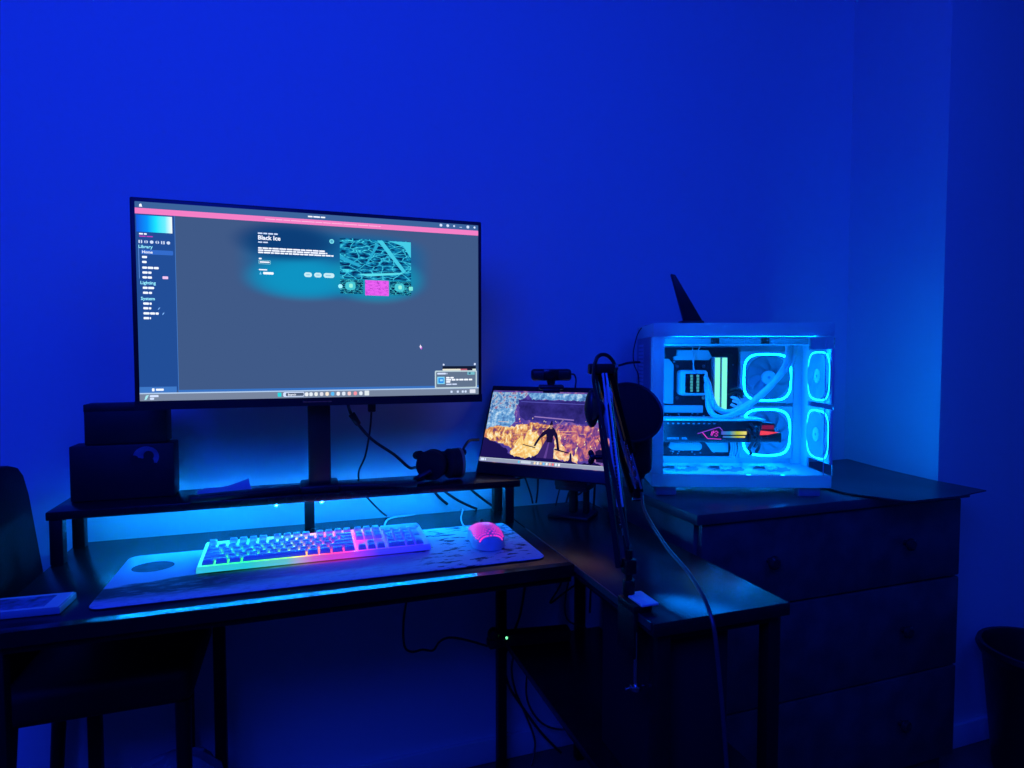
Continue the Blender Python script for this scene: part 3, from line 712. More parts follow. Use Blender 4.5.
# ------------------------------------------------------------------ mouse
ms = thing('mouse', 'white honeycomb gaming mouse glowing pink on the right of the desk mat', 'mouse', (.384, 1.296, .7438), R(-3)); ms.scale = (1.1, 1.08, 1.08)
def msurf(u_, v_):   # u along length 0 (rear) .. 1 (front), v -1..1 across
    y = -.062+.124*u_
    w = .033*(1-abs(2*u_-1)**3.2*.42)*(1-.12*math.exp(-((u_-.6)/.18)**2)); w *= min(1, (max(0, 1-(abs(2*u_-1))**6))**.5+.02)
    hh = (.013+.026*math.sin(math.pi*min(1, u_*.72+.17))**1.3)*(max(0.001, 1-abs(2*u_-1)**7))**.5
    a = v_*math.pi/2
    return Vector((w*math.copysign(abs(math.sin(a))**.75, a), y, .001+hh*max(0, math.cos(a))**.6))
b = MB(); i = b.mi(whiteplastic); g = [[b.bm.verts.new(msurf(k/30, -1+2*j/24)) for j in range(25)] for k in range(31)]
for k in range(30):
    for j in range(24): b.bm.faces.new((g[k][j], g[k][j+1], g[k+1][j+1], g[k+1][j])).material_index = i
b.poly([g[k][0].co for k in range(31)]+[g[k][24].co for k in range(30, -1, -1)], whiteplastic)
b.build('shell', ms)
pk = emat('mouse_pink_light', lin(255, 45, 190), 1.25)
b = MB()
def msn(u_, v_):
    e = .01; p = msurf(u_, v_); a = msurf(u_+e, v_)-msurf(u_-e, v_); c = msurf(u_, v_+e)-msurf(u_, v_-e)
    n = c.cross(a).normalized(); return p, (n if n.z > 0 else -n), a.normalized()
for k in range(18):
    uu = .11+k*.044
    for j in range(-6, 7):
        vv = (j+(.5 if k % 2 else 0))*.115
        if abs(vv) > .72 or (uu > .66 and abs(vv) < .10): continue
        p, n, a = msn(uu, vv); c = n.cross(a); r_ = .0019
        b.poly([p+n*.0004+(a*math.cos(R(60*q))+c*math.sin(R(60*q)))*r_ for q in range(6)], pk)
o = b.build('honeycomb_lights', ms, smooth=False, recalc=False); o['label'] = 'hexagonal openings glowing pink'
b = MB(); b.cyl((-.003, .032, .031), (.003, .032, .031), .009, blackplastic, seg=20, bev=.001); b.build('scroll_wheel', ms)
tag(MB().tube([(.381, 1.362, .752), (.378, 1.40, .752), (.370, 1.43, .747), (.376, 1.482, .752), (.396, 1.54, .757), (.40, 1.575, .75)], .0019, whitecable).build('mouse_cable'), 'pale thin cable running from the mouse towards the wall', 'cable')

# ------------------------------------------------------------------ game case at the left edge
gc = thing('disc_case', 'flat white-bordered case with a blue cover lying at the left front of the desk', 'case', (-.436, 1.199, .7405), R(-3))
MB().box(-.07, .07, -.034, .034, 0, .0115, clear_m, .002).build('shell', gc)
b = MB(); b.box(-.069, .066, -.033, .033, .0115, .0121, gamecase); b.build('sleeve', gc)
cov = mat('blue_cover_print', (.16, .16, .34), .35, var=.8, vscale=70)
b = MB(); b.box(-.05, .045, -.025, .024, .0121, .0124, cov); o = b.build('cover_picture', gc); o['label'] = 'dark blue cover picture'

# ------------------------------------------------------------------ microphone arm
arm = thing('scissor_boom', 'black folding scissor arm with silver springs clamped to the desk return', 'boom arm', (.515, .905, .7405))
O_ = Vector((.5225, .9024, .7405))
A = lambda x, y, z: Vector((x, y, z))-O_
b = MB(); b.box(-.012, .022, -.045, .010, .0, .012, blackmetal, .002)
b.box(-.012, -.003, -.045, .010, -.075, .0, blackmetal, .002)
b.build('clamp', arm)
b = MB(); b.box(-.002, .030, -.052, .004, .012, .0165, tape_m, .002); b.build('clamp_plate', arm)
b = MB(); b.cyl((-.006, -.042, -.12), (-.006, -.042, -.03), .0035, chrome, seg=12)
b.cyl((-.006, -.042, -.126), (-.006, -.042, -.117), .010, chrome, seg=16, bev=.002); b.cyl((-.024, -.042, -.1215), (.012, -.042, -.1215), .0025, chrome, seg=10)
o = b.build('clamp_screw', arm); o['label'] = 'steel clamp screw with a tommy bar'
b = MB(); b.cyl((.004, 0, .012), (.004, 0, .04), .010, blackmetal, bev=.002); b.cyl((.004, 0, .035), (.004, 0, .09), .006, blackmetal); b.box(-.006, .014, -.009, .009, .05, .075, blackmetal, .002); b.build('swivel_post', arm)
# lower arm bars, elbow, upper arm bars
base_t = A(.519, .9055, .80); elb = A(.513, .983, 1.135); end = A(.688, 1.157, .865)
rt_ = Vector((.9455, -.3256, 0))
def bar(p, q, r, m, name, lab=None):
    o = MB().cyl(p, q, r, m, seg=4).build(name, arm)
    if lab: o['label'] = lab
    return o
for s in (-1, 1): bar(base_t+rt_*.009*s, elb+rt_*.010*s+Vector((0, 0, -.01)), .0062, blackmetal, 'lower_arm_bar')
def spring(p, q, r, turns, m):
    d = q-p; t = d.normalized(); a = t.cross(Vector((0, 0, 1))).normalized(); c = t.cross(a)
    pts = [p, p+d*.06]
    n = turns*8
    for k in range(n+1):
        f = .08+.84*k/n; w = 2*math.pi*turns*k/n
        pts.append(p+d*f+(a*math.cos(w)+c*math.sin(w))*r)
    pts += [p+d*.94, q]
    return pts
def springobj(p, q):
    b = MB(); b.tube(spring(p, q, .0035, 26, silver), .0009, chrome, 5, 1); o = b.build('spring', arm); o['label'] = 'silver tension spring'
springobj(base_t.lerp(elb, .16)+rt_*.0005+Vector((0, -.008, 0)), base_t.lerp(elb, .70)+Vector((0, -.008, 0)))
for s in (-1, 1): bar(base_t.lerp(elb, .30)+rt_*.004*s+Vector((0, -.012, 0)), elb.lerp(base_t, .03)+rt_*.003*s+Vector((0, -.012, 0)), .0022, silver, 'tension_rod')
for s in (-1, 1):
    bar(elb+rt_*(.004+.011*s)+Vector((0, -.004, -.012)), end+rt_*.010*s, .0062, blackmetal, 'upper_arm_bar')
for s in (-1, 1): bar(elb.lerp(end, .16)+rt_*.006*s+Vector((0, -.012, .004)), elb.lerp(end, .98)+rt_*.006*s+Vector((0, -.012, .004)), .0024, silver, 'tension_rod')
springobj(elb.lerp(end, .55)+Vector((0, -.013, .004)), elb.lerp(end, .96)+Vector((0, -.013, .004)))
b = MB(); b.box(-.022, .024, -.012, .012, -.012, .006, blackmetal, .003); o = b.build('elbow_bracket', arm); o.location = elb; o.rotation_euler = (0, 0, R(-19))
b = MB(); b.cyl(elb+rt_*.022, elb+rt_*.03, .005, chrome, seg=12); b.build('elbow_bolt', arm)
b = MB(); pl = [elb+Vector((0, -.016, 0))+rt_*x+Vector((0, 0, z)) for x, z in ((.006, -.03), (.014, -.045), (.014, -.10), (.008, -.125), (.0, -.10), (.002, -.045))]
b.prism(pl, (-.002, .004, 0), silver, .0008); o = b.build('side_plate', arm); o['label'] = 'long silver joint plate'
kn = A(.486, .966, .979)
b = MB(); b.cyl(kn, kn+rt_*.02, .004, blackplastic); b.cyl(kn-rt_*.002, kn+rt_*.006, .009, blackplastic, bev=.002); b.ell(kn+Vector((0, 0, .007)), (.005, .005, .006), blackplastic, 12, 8); b.ell(kn-Vector((0, 0, .007)), (.005, .005, .006), blackplastic, 12, 8); b.build('wing_knob', arm)
k2 = A(.497, .985, 1.062)
b = MB(); b.cyl(k2-rt_*.006-Vector((0, .01, 0)), k2+rt_*.012, .021, blackplastic, .018, bev=.003); b.ell(k2+Vector((0, 0, .0)), (.013, .014, .034), blackplastic, 14, 10); b.build('tension_knob', arm)
b = MB(); b.box(-.010, .010, -.008, .008, -.014, .012, blackmetal, .003); b.cyl((0, 0, .0), (.014, .014, .016), .005, blackmetal); b.cyl((-.012, -.006, -.016), (.012, -.006, -.016), .004, chrome, seg=12); o = b.build('end_joint', arm); o.location = end
# microphone
mc = thing('microphone', 'dark studio microphone held upright at the end of the scissor arm', 'microphone', (.703, 1.188, .895), R(-19))
prof = [(.0, -.008), (.012, -.008), (.015, 0), (.024, .006), (.0285, .014), (.0295, .03), (.0295, .098), (.029, .10)]
MB().lathe(prof, (0, 0, 0), blackplastic, 32).build('body', mc)
MB().lathe([(.029, .10), (.030, .103), (.030, .145), (.027, .160), (.018, .170), (0, .174)], (0, 0, 0), softblack, 32).build('grille', mc)
b = MB(); b.cyl((-.004, -.004, -.04), (-.001, 0, -.006), .006, blackmetal, .009); b.build('mount', mc)
b = MB(); b.tube([(.004, -.002, -.008), (.005, -.002, -.03), (.001, -.004, -.045)], .004, chrome, 10); o = b.build('connector', mc); o['label'] = 'bright metal cable plug'
pf = thing('pop_filter', 'round black pop filter disc in front of the microphone', 'pop filter', (.652, 1.134, 1.040))
nrm = Vector((-.22, -.85, .5)).normalized(); Q = nrm.to_track_quat('Z', 'Y').to_matrix().to_4x4()
b = MB(); b.lathe([(0, .012), (.03, .0105), (.050, .006), (.0645, -.002), (.0645, -.004), (.05, .004), (.03, .0085), (0, .010)], (0, 0, 0), softblack, 44); b.build('mesh_screen', pf, M=Q)
b = MB(); b.tube([Q @ Vector((.066*math.cos(2*math.pi*k/40), .066*math.sin(2*math.pi*k/40), -.003)) for k in range(40)], .0032, blackplastic, 8, 1, closed=True); b.build('rim', pf)
b = MB(); b.tube([(.0, .005, -.064), (.012, .022, -.088), (.030, .034, -.100), (.043, .04, -.108)], .003, blackplastic, 8); b.build('bracket', pf)
# cable loop over the elbow and cable down from the microphone
P3 = [(.660, 1.15, .92), (.60, 1.075, 1.03), (.55, 1.01, 1.10), (.533, .985, 1.138), (.512, .976, 1.156), (.493, .975, 1.152), (.486, .975, 1.12), (.490, .968, 1.08), (.502, .93, .95), (.512, .895, .84)]
tag(MB().tube(P3, .0034, cable_m).build('boom_cable'), 'black cable looped over the elbow of the scissor arm', 'cable')
tag(MB().tube([(.703, 1.185, .852), (.688, 1.150, .862), (.645, 1.062, .846), (.617, .945, .815), (.612, .865, .790), (.595, .788, .757), (.594, .765, .68), (.60, .75, .53), (.61, .74, .30), (.62, .76, .02)], .0034, mic_cable_m, 8, 8).build('microphone_cable'), 'cable sweeping from the microphone over the front of the desk return', 'cable')

# ------------------------------------------------------------------ dresser
dr = thing('dresser', 'dark wooden chest of drawers in the alcove carrying the white computer case', 'dresser', (1.255, 1.38, 0))
MB().box(-.41, .435, -.195, .215, .05, .775, dresser_m, .003).build('carcass', dr)
MB().box(-.39, .42, -.18, .20, 0, .05, dresser_m, .002).build('plinth', dr)
o = MB().box(-.42, .445, -.222, .22, .775, .8, dtop_m, .003).build('top_board', dr)
for z0, z1 in ((.066, .315), (.319, .560), (.564, .773)):
    d_ = MB().box(-.40, .425, -.213, -.195, z0, z1, dresser_m, .004).build('drawer', dr)
    for x in (-.212, .222):
        k_ = MB().lathe([(0, .026), (.010, .026), (.0155, .022), (.0165, .017), (.013, .012), (.007, .009), (.007, 0)], (x, -.213, (z0+z1)/2+.004), knob_m, 20, M=Matrix.Rotation(R(90), 3, 'X')).build('knob', d_)
# black sheet over the dresser end
ns = 26; b = MB(); i = b.mi(clothm); g = []
for k in range(ns+1):
    t = k/ns; row = []
    for j in range(ns+1):
        q = j/ns
        yf = 1.20-.115*min(1, q/.22)**.8 if q < .22 else 1.085+.02*max(0, (q-.5)*2)
        y = yf+(1.60-yf)*t
        xr = 1.68 if y < 1.25 else min(1.755, 1.68+(y-1.25)*.2)
        xl = 1.315
        x = xl+(xr-xl)*q
        z = .8032+.0012*math.sin(x*21+y*9)+.002*max(0, math.sin(q*6-1))*(1-t)
        if y < 1.158: z -= (1.158-y)*.05*(1-q)-(1.158-y)*.06*q*0
        row.append(b.bm.verts.new((x, y, z)))
    g.append(row)
for k in range(ns):
    for j in range(ns): b.bm.faces.new((g[k][j], g[k][j+1], g[k+1][j+1], g[k+1][j])).material_index = i
r = bmesh.ops.extrude_face_region(b.bm, geom=list(b.bm.faces))
for v in r['geom']:
    if isinstance(v, bmesh.types.BMVert): v.co.z += .003
tag(b.build('black_sheet'), 'stiff black sheet lying on the right end of the dresser and overhanging its front', 'sheet')

# ------------------------------------------------------------------ computer case (local: x along the glass front, y into it, z up)
PYAW = R(-21.5)
pc = thing('computer_case', 'white glass-fronted computer case on the dresser, glowing cyan inside', 'computer', (.841, 1.356, .8), PYAW)
CW, CD, CH = .446, .255, .437
for x0, x1 in ((.013, .065), (.37, .424)):
    for y0, y1 in ((.012, .045), (.20, .235)): MB().box(x0, x1, y0, y1, 0, .024, pcgrey, .003).build('foot', pc)
MB().box(0, CW, 0, CD, .024, .055, pcframe, .003).build('base_tray', pc)
MB().box(0, CW, 0, CD, .403, CH, pcframe, .003).build('top_panel', pc)
MB().box(.0, .028, 0, .03, .055, .403, pcframe, .002).build('front_pillar', pc)
MB().box(.02, CW-.004, .192, .197, .055, .403, pcwhite).build('motherboard_tray', pc)
MB().box(0, CW, CD-.005, CD, .055, .403, pcgrey).build('rear_panel', pc)
b = MB(); b.box(0, .004, .03, CD-.005, .055, .403, pcgrey)
for k in range(30):
    z = .075+k*.0105; b.box(-.0018, .001, .145, .215, z, z+.0062, pcwhite)
b.build('grille_panel', pc)
MB().box(.418, .443, .176, .192, .055, .403, pcwhite, .002).build('corner_post', pc)
MB().box(.0290, CW, .0005, .0045, .056, .402, glass_m).build('glass_panel', pc)
MB().box(.4232, .4252, -.0008, .0004, .055, .403, whiteplastic).build('glass_joint', pc)
ring_e = emat('fan_ring_cyan', (.0006, .20, 1.0), 60); ring_d = emat('fan_ring_soft', (.005, .46, .95), 6.0); ring_f = emat('fan_bar_cyan', (.0006, .20, 1.0), 60); ring_b = emat('fan_ring_mid', (.004, .50, 1.0), 6); ring_o = emat('added_wall_glow', (.001, .24, 1.0), 52); ram_e = emat('memory_light', (.22, 1.0, .72), 1.25)
fanblade = mat('translucent_fan_blade', (.33, .36, .41), .5, bump=.02)
def fan(parent, M, size, ring, name='fan', depth=.024, rt=.0036, lift=1):
    f = MB(); s = size/2
    f.box(-s, s, 0, depth, -s, s, pcwhite, .002); fo = f.build(name, parent); fo.matrix_local = M
    q = MB(); N = 64; pts = []
    for k in range(N):
        a = 2*math.pi*k/N; c_, s_ = math.cos(a), math.sin(a); n = 3.6
        pts.append((s*.92*math.copysign(abs(c_)**(2/n), c_), -.003, s*.92*math.copysign(abs(s_)**(2/n), s_)))
    i0 = q.mi(ring); i1 = q.mi(pcwhite); inn = [(x*.93, y, z*.93) for x, y, z in pts]
    v0 = [q.bm.verts.new(p) for p in pts]; v1 = [q.bm.verts.new(p) for p in inn]
    v2 = [q.bm.verts.new((p[0], 0, p[2])) for p in pts]; v3 = [q.bm.verts.new((p[0], 0, p[2])) for p in inn]
    for k in range(N):
        n_ = (k+1) % N
        q.bm.faces.new((v0[k], v0[n_], v1[n_], v1[k])).material_index = i0
        q.bm.faces.new((v0[k], v2[k], v2[n_], v0[n_])).material_index = i1
        q.bm.faces.new((v1[k], v1[n_], v3[n_], v3[k])).material_index = i1
    ro = q.build('light_ring', fo); ro['label'] = 'glowing cyan ring'
    q = MB(); q.cyl((0, 0, 0), (0, -.006, 0), s*.86, pcgrey, seg=48); q.build('backing_disc', fo)
    q = MB()
    for k in range(9):
        a0 = 2*math.pi*k/9; i0 = q.mi(fanblade); A_ = []; B_ = []
        for t in range(7):
            rr = s*(.24+.58*t/6); a = a0+.55*t/6
            A_.append(q.bm.verts.new((rr*math.cos(a), -.006-.0005*lift, rr*math.sin(a)))); B_.append(q.bm.verts.new((rr*math.cos(a+.52), -.006-.0065*lift, rr*math.sin(a+.52))))
        for t in range(6): q.bm.faces.new((A_[t], A_[t+1], B_[t+1], B_[t])).material_index = i0
    q.build('blades', fo)
    q = MB(); q.cyl((0, -.006, 0), (0, -.006-.009*lift, 0), s*.27, whiteplastic, seg=32, bev=.002); q.cyl((0, -.006-.009*lift, 0), (0, -.0065-.009*lift, 0), s*.06, pcgrey, seg=16); q.build('hub', fo)
    return fo
T = Matrix.Translation
fan(pc, T((.3425, .168, .296)), .143, ring_e)
fan(pc, T((.3425, .168, .1435)), .143, ring_e)
RZ = Matrix.Rotation(R(90), 4, 'Z')   # local -y (ring side) -> faces +x ; flip to face -x
for z in (.303, .152):
    fo = fan(pc, T((CW-.0075, .064, z)) @ Matrix.Rotation(R(-90), 4, 'Z'), .138, ring_d, depth=.006, lift=.15)
    q = MB(); N = 48; pts = []
    for k in range(N):
        a = 2*math.pi*k/N; c_, s_ = math.cos(a), math.sin(a)
        pts.append((.063*math.copysign(abs(c_)**.56, c_), .0075, .063*math.copysign(abs(s_)**.56, s_)))
    i0 = q.mi(ring_o); va = [q.bm.verts.new(p) for p in pts]; vb = [q.bm.verts.new((p[0]*.9, p[1], p[2]*.9)) for p in pts]
    for k in range(N): q.bm.faces.new((va[k], va[(k+1) % N], vb[(k+1) % N], vb[k])).material_index = i0
    q.build('added_wall_glow_ring', fo)  # unseen glowing ring on the outer side, added to light the side wall
MB().box(CW-.006, CW, .134, .192, .055, .403, pcwhite).build('side_panel', pc)
for k in range(3):
    fo = fan(pc, T((.091+k*.119, .088, .046)) @ Matrix.Rotation(R(-90), 4, 'X'), .117, ring_b, depth=.010, rt=.0032)
    q = MB(); q.box(-.05, .05, .001, .0095, .0575, .0592, ring_f); o = q.build('light_bar', fo, M=Matrix.Identity(4)); o['label'] = 'bright cyan bar along the fan front'
    q.__init__
# radiator at the top
b = MB(); b.box(.034, .402, .045, .17, .384, .402, pcgrey, .002)
b.build('radiator', pc)
for x in (.155, .281): MB().box(x, x+.02, .040, .046, .386, .401, blackplastic, .001).build('radiator_clip', pc)
MB().box(.034, .40, .041, .045, .3815, .3845, whiteplastic).build('radiator_edge', pc)
# motherboard
mbd = MB().box(.036, .268, .186, .192, .052, .378, pcb_m).build('motherboard', pc)
b = MB(); b.prism([(x, .168, z) for x, z in ((.036, .347), (.075, .347), (.088, .33), (.088, .222), (.036, .222))], (0, .018, 0), pcwhite, .002); b.build('heatsink', mbd)
b = MB(); b.prism([(x, .168, z) for x, z in ((.09, .343), (.185, .343), (.192, .352), (.182, .371), (.098, .371), (.096, .355), (.088, .352))], (0, .018, 0), pcwhite, .002); b.build('heatsink', mbd)
MB().box(.05, .172, .176, .186, .196, .217, pcwhite, .002).build('drive_cover', mbd)
b = MB(); b.prism([(x, .176, z) for x, z in ((.083, .113), (.163, .113), (.170, .106), (.170, .096), (.163, .090), (.09, .090), (.076, .10))], (0, .010, 0), pcwhite, .0015); b.build('drive_cover', mbd)
b = MB(); b.prism([(x, .176, z) for x, z in ((.180, .113), (.243, .113), (.243, .086), (.200, .086))], (0, .010, 0), pcwhite, .0015); b.build('drive_cover', mbd)
MB().box(.036, .27, .178, .186, .055, .074, pcwhite, .001).build('header_strip', mbd)
b = MB()
for k in range(46):
    x = random.uniform(.06, .26); z = random.choice([random.uniform(.225, .37), random.uniform(.075, .09), random.uniform(.18, .195)])
    s = random.uniform(.001, .0028); b.box(x-s, x+s, .1835, .186, z-s*.7, z+s*.7, random.choice([silver, pcwhite, pcgrey]))
b.build('chips', mbd)
b = MB(); b.box(.178, .252, .180, .186, .205, .362, blackplastic, .001); b.build('memory_slots', mbd)
for x0, x1 in ((.1935, .2095), (.2125, .2285)):
    r_ = MB().box(x0-.001, x1+.001, .150, .185, .205, .352, pcgrey, .001).build('memory_stick', mbd)
    o = MB().box(x0+.002, x1-.001, .146, .150, .207, .350, ram_e, .001).build('light_bar', r_); o['label'] = 'glowing mint green bar'
# cooler pump
pm = MB().box(.098, .176, .140, .186, .246, .316, pcwhite, .010, 4).build('cooler_pump', pc)
pmd = MB().box(.113, .165, .1382, .1402, .254, .306, edge_m, .002).build('pump_screen', pm)
b = MB(); pe = emat('pump_display', lin(70, 170, 190), 1.0)
for x in (.130, .147):
    for k in range(6): b.box(x-.0032-.001*(k % 2), x+.0032, .1376, .1383, .257+k*.008, .2635+k*.008, pe)
b.build('display_figures', pmd)
b = MB()
for x, z in ((.100, .326), (.172, .326), (.100, .238), (.172, .238)): b.cyl((x, .176, z), (x, .186, z), .005, chrome, seg=12)
b.build('pump_bolts', pm)
b = MB(); b.tube([(.137, .15, .316), (.140, .158, .345), (.155, .17, .372), (.162, .17, .383)], .0014, whitecable); b.tube([(.140, .15, .316), (.137, .158, .345), (.139, .17, .383)], .0014, whitecable); b.build('pump_wires', pm)
tubem = mat('white_sleeved_tube', (.6, .65, .7), .45, bump=.3, bscale=700)
b = MB(); b.tube([(.166, .145, .300), (.174, .135, .278), (.180, .122, .24), (.192, .112, .214), (.222, .106, .205), (.27, .105, .225), (.325, .105, .272), (.370, .105, .322), (.389, .105, .36), (.391, .108, .39)], .0075, tubem, 12); b.build('coolant_tube', pc)
b = MB(); b.tube([(.168, .15, .29), (.172, .13, .25), (.171, .115, .215), (.185, .098, .194), (.215, .092, .194), (.262, .094, .218), (.315, .096, .262), (.355, .098, .312), (.372, .102, .35), (.374, .108, .39)], .0075, tubem, 12); b.build('coolant_tube', pc)
# graphics card
gp = MB().box(.032, .302, .084, .165, .126, .183, blackplastic, .003).build('graphics_card', pc)
MB().box(.300, .354, .086, .165, .126, .152, blackplastic, .003).build('card_tail', gp)
MB().box(.300, .338, .090, .165, .150, .178, blackplastic, .003).build('card_shroud_end', gp)
MB().box(.032, .31, .082, .16, .1835, .188, pcwhite, .001).build('backplate', gp)
b = MB()
for k in range(11): b.box(.040+k*.0135, .0455+k*.0135, .0832, .0842, .1745, .1775, pcgrey)
b.build('vent_slots', gp)
rgb = hgrad('card_light_bar', [(0, lin(90, 60, 220)), (.25, lin(40, 150, 215)), (.42, lin(190, 200, 60)), (.62, lin(255, 235, 130)), (.72, lin(120, 90, 40)), (1, lin(255, 80, 110))], .190, .30)
b = MB(); b.box(.196, .262, .0828, .0842, .147, .156, rgb); b.box(.200, .258, .0828, .0842, .139, .1435, rgb)
o = b.build('light_bar', gp, smooth=False); o['label'] = 'rainbow light bar on the card'
redm = emat('card_red_light', lin(255, 70, 95), 1.1); red2 = emat('card_dim_red_light', lin(130, 30, 80), 1)
b = MB(); b.prism([(x, .0828, z) for x, z in ((.292, .1555), (.30, .158), (.345, .1535), (.318, .1475), (.296, .146))], (0, .0012, 0), redm); b.box(.297, .334, .0885, .0905, .161, .172, red2); o = b.build('tail_light', gp, smooth=False); o['label'] = 'red light at the card end'
mg = emat('emblem_magenta', lin(235, 70, 215), 1.2); vio = emat('emblem_violet', lin(150, 80, 240), 1)
b = MB()
def stroke(pts, r, m): b.tube([(x, .0832, z) for x, z in pts], r, m, 6, 1)
stroke([(.134, .149), (.146, .153), (.190, .167)], .0010, vio); stroke([(.146, .153), (.160, .137)], .0011, mg); stroke([(.160, .1365), (.196, .135)], .0009, mg); stroke([(.190, .167), (.199, .158)], .0010, vio)
stroke([(.172, .156), (.169, .146), (.172, .144)], .0010, mg); stroke([(.176, .158), (.173, .146)], .0010, mg); stroke([(.176, .152), (.184, .157), (.188, .153), (.181, .149), (.187, .146), (.183, .142), (.178, .145)], .0010, mg)
o = b.build('glowing_emblem', gp); o['label'] = 'magenta angular emblem'
pale_m = mat('pale_print', (.5, .52, .6), .5, bump=.01)
for wd, x in (('GEFORCE', .054), ('RTX', .093)):
    lt = UI(); lt.text(wd, x, .134, .0072, 1, pale_m, .02); o = lt.build('card_lettering', gp, smooth=False); o.location = (0, .0838, 0)
b = MB()
for pts in ([(.262, .078, .165), (.270, .07, .150), (.276, .075, .130), (.268, .08, .112), (.275, .085, .095)], [(.285, .08, .170), (.276, .07, .155), (.288, .072, .136), (.282, .08, .115)], [(.268, .08, .178), (.28, .072, .16), (.272, .07, .142), (.292, .075, .122), (.29, .09, .10)], [(.292, .08, .168), (.287, .07, .15), (.279, .07, .13)]):
    b.tube(pts, .0042, cable_m)
b.build('power_cables', gp)
MB().box(.268, .292, .074, .088, .128, .146, blackplastic, .002).build('power_plug', gp)
b = MB()
for pts in ([(.238, .15, .26), (.25, .14, .266), (.262, .14, .262), (.268, .15, .255)], [(.236, .15, .247), (.25, .14, .256), (.266, .145, .25), (.272, .155, .243)]): b.tube(pts, .005, cable_m)
b.build('board_power_cables', mbd)
b = MB()
for pts in ([(.24, .15, .243), (.252, .14, .238), (.262, .14, .226), (.258, .15, .215)], [(.245, .15, .232), (.256, .142, .228), (.27, .15, .218)], [(.24, .15, .222), (.25, .145, .216), (.262, .15, .208)]): b.tube(pts, .0042, whitecable)
b.build('white_cables', mbd)
b = MB()
for x in (.246, .252, .258, .266): b.tube([(x, .17, .122), (x+.002, .165, .10), (x-.001, .17, .072)], .0026, whitecable)
b.build('front_header_cables', mbd)

# aerial on top of the case
an = thing('wifi_aerial', 'black fin-shaped aerial standing on top of the computer case', 'aerial', (1.003, 1.435, 1.2372), R(-19))
b = MB(); b.box(-.028, .034, -.02, .02, 0, .012, blackplastic, .004); b.build('base', an)
b = MB(); b.prism([(x, -.006, z) for x, z in ((-.018, .012), (.033, .012), (-.042, .136), (-.0525, .138), (-.053, .134))], (0, .012, 0), blackplastic, .002); b.build('fin', an)
def Lp(x, y, z):
    c, s = math.cos(PYAW), math.sin(PYAW); return (.841+x*c-y*s, 1.356+x*s+y*c, .8+z)
tag(MB().tube([(.975, 1.44, 1.242), Lp(.06, .16, .4405), Lp(.02, .17, .4405), Lp(-.006, .18, .425), Lp(-.02, .19, .37), Lp(-.018, .19, .33), Lp(-.006, .19, .30), Lp(-.004, .19, .25)], .0016, cable_m).build('aerial_cable'), 'thin cable from the aerial curling down the left side of the computer case', 'cable')
tag(MB().tube([Lp(-.004, .175, .337), Lp(-.022, .172, .337), Lp(-.05, .17, .332), (.80, 1.50, 1.115), (.78, 1.52, 1.05), (.79, 1.56, .90), (.80, 1.60, .70), (.80, 1.62, .4)], .0032, cable_m).build('computer_cable'), 'black cable plugged into the back grille of the computer case', 'cable')

# ------------------------------------------------------------------ chair at the left
ch = thing('chair', 'dark padded chair tucked in beside the left end of the desk', 'chair', (-.36, 1.475, 0))
b = MB(); b.box(-.165, .155, -.155, .155, .475, .548, chair_m, .022, 4); b.build('seat', ch)
b = MB(); g = []; i = b.mi(chair_m)
outline = [(-.155, .46), (-.155, .80), (-.145, .915), (-.12, .948), (-.10, .952), (0, .938), (.03, .930), (.052, .91), (.068, .87), (.098, .697), (.114, .56), (.118, .46)]
b.prism([(-.150-(z-.46)*.06, y, z) for y, z in outline], (-.032, 0, 0), chair_m, .008); b.build('backrest', ch)
for x, y, dx in ((.135, -.135, .0), (.10, .135, .0), (-.15, -.135, -.03), (-.15, .135, -.03)):
    MB().cyl((x+dx, y, 0), (x, y, .48), .012, blackmetal, .015, seg=16).build('leg', ch)

# pale bag on the floor under the desk
b = MB(); i = b.mi(bag_m); rg = []
for k, (z, s) in enumerate(((.0, .8), (.03, 1), (.10, .98), (.17, .9), (.225, .72), (.25, .5), (.262, .25))):
    rg.append([b.bm.verts.new((-.27+(.12*s+.008*math.sin(j*2.1+k*1.7))*math.cos(2*math.pi*j/24), 1.525+(.065*s+.005*math.sin(j*3.3+k))*math.sin(2*math.pi*j/24), z+.005*math.sin(j*1.3+k) if k else 0.001)) for j in range(24)])
for A_, B_ in zip(rg, rg[1:]):
    for j in range(24): b.bm.faces.new((A_[j], A_[(j+1) % 24], B_[(j+1) % 24], B_[j])).material_index = i
b.bm.faces.new(rg[0][::-1]); b.bm.faces.new(rg[-1])
tag(b.build('plastic_bag'), 'pale crumpled bag on the floor under the left of the desk', 'bag')

# bin at the right
b = MB(); b.lathe([(.088, .004), (.094, .004), (.098, .02), (.128, .36), (.138, .372), (.144, .388), (.140, .402), (.130, .402), (.124, .385), (.092, .03), (.0, .026)], (0, 0, 0), bin_m, 40, cap0=False)
b.lathe([(0, .004), (.09, .004)], (0, 0, 0), bin_m, 40)
o = b.build('waste_bin'); o.location = (1.893, 1.09, 0); o.scale = (1, 1, .9); tag(o, 'black round waste bin with rolled rim by the right wall', 'bin')

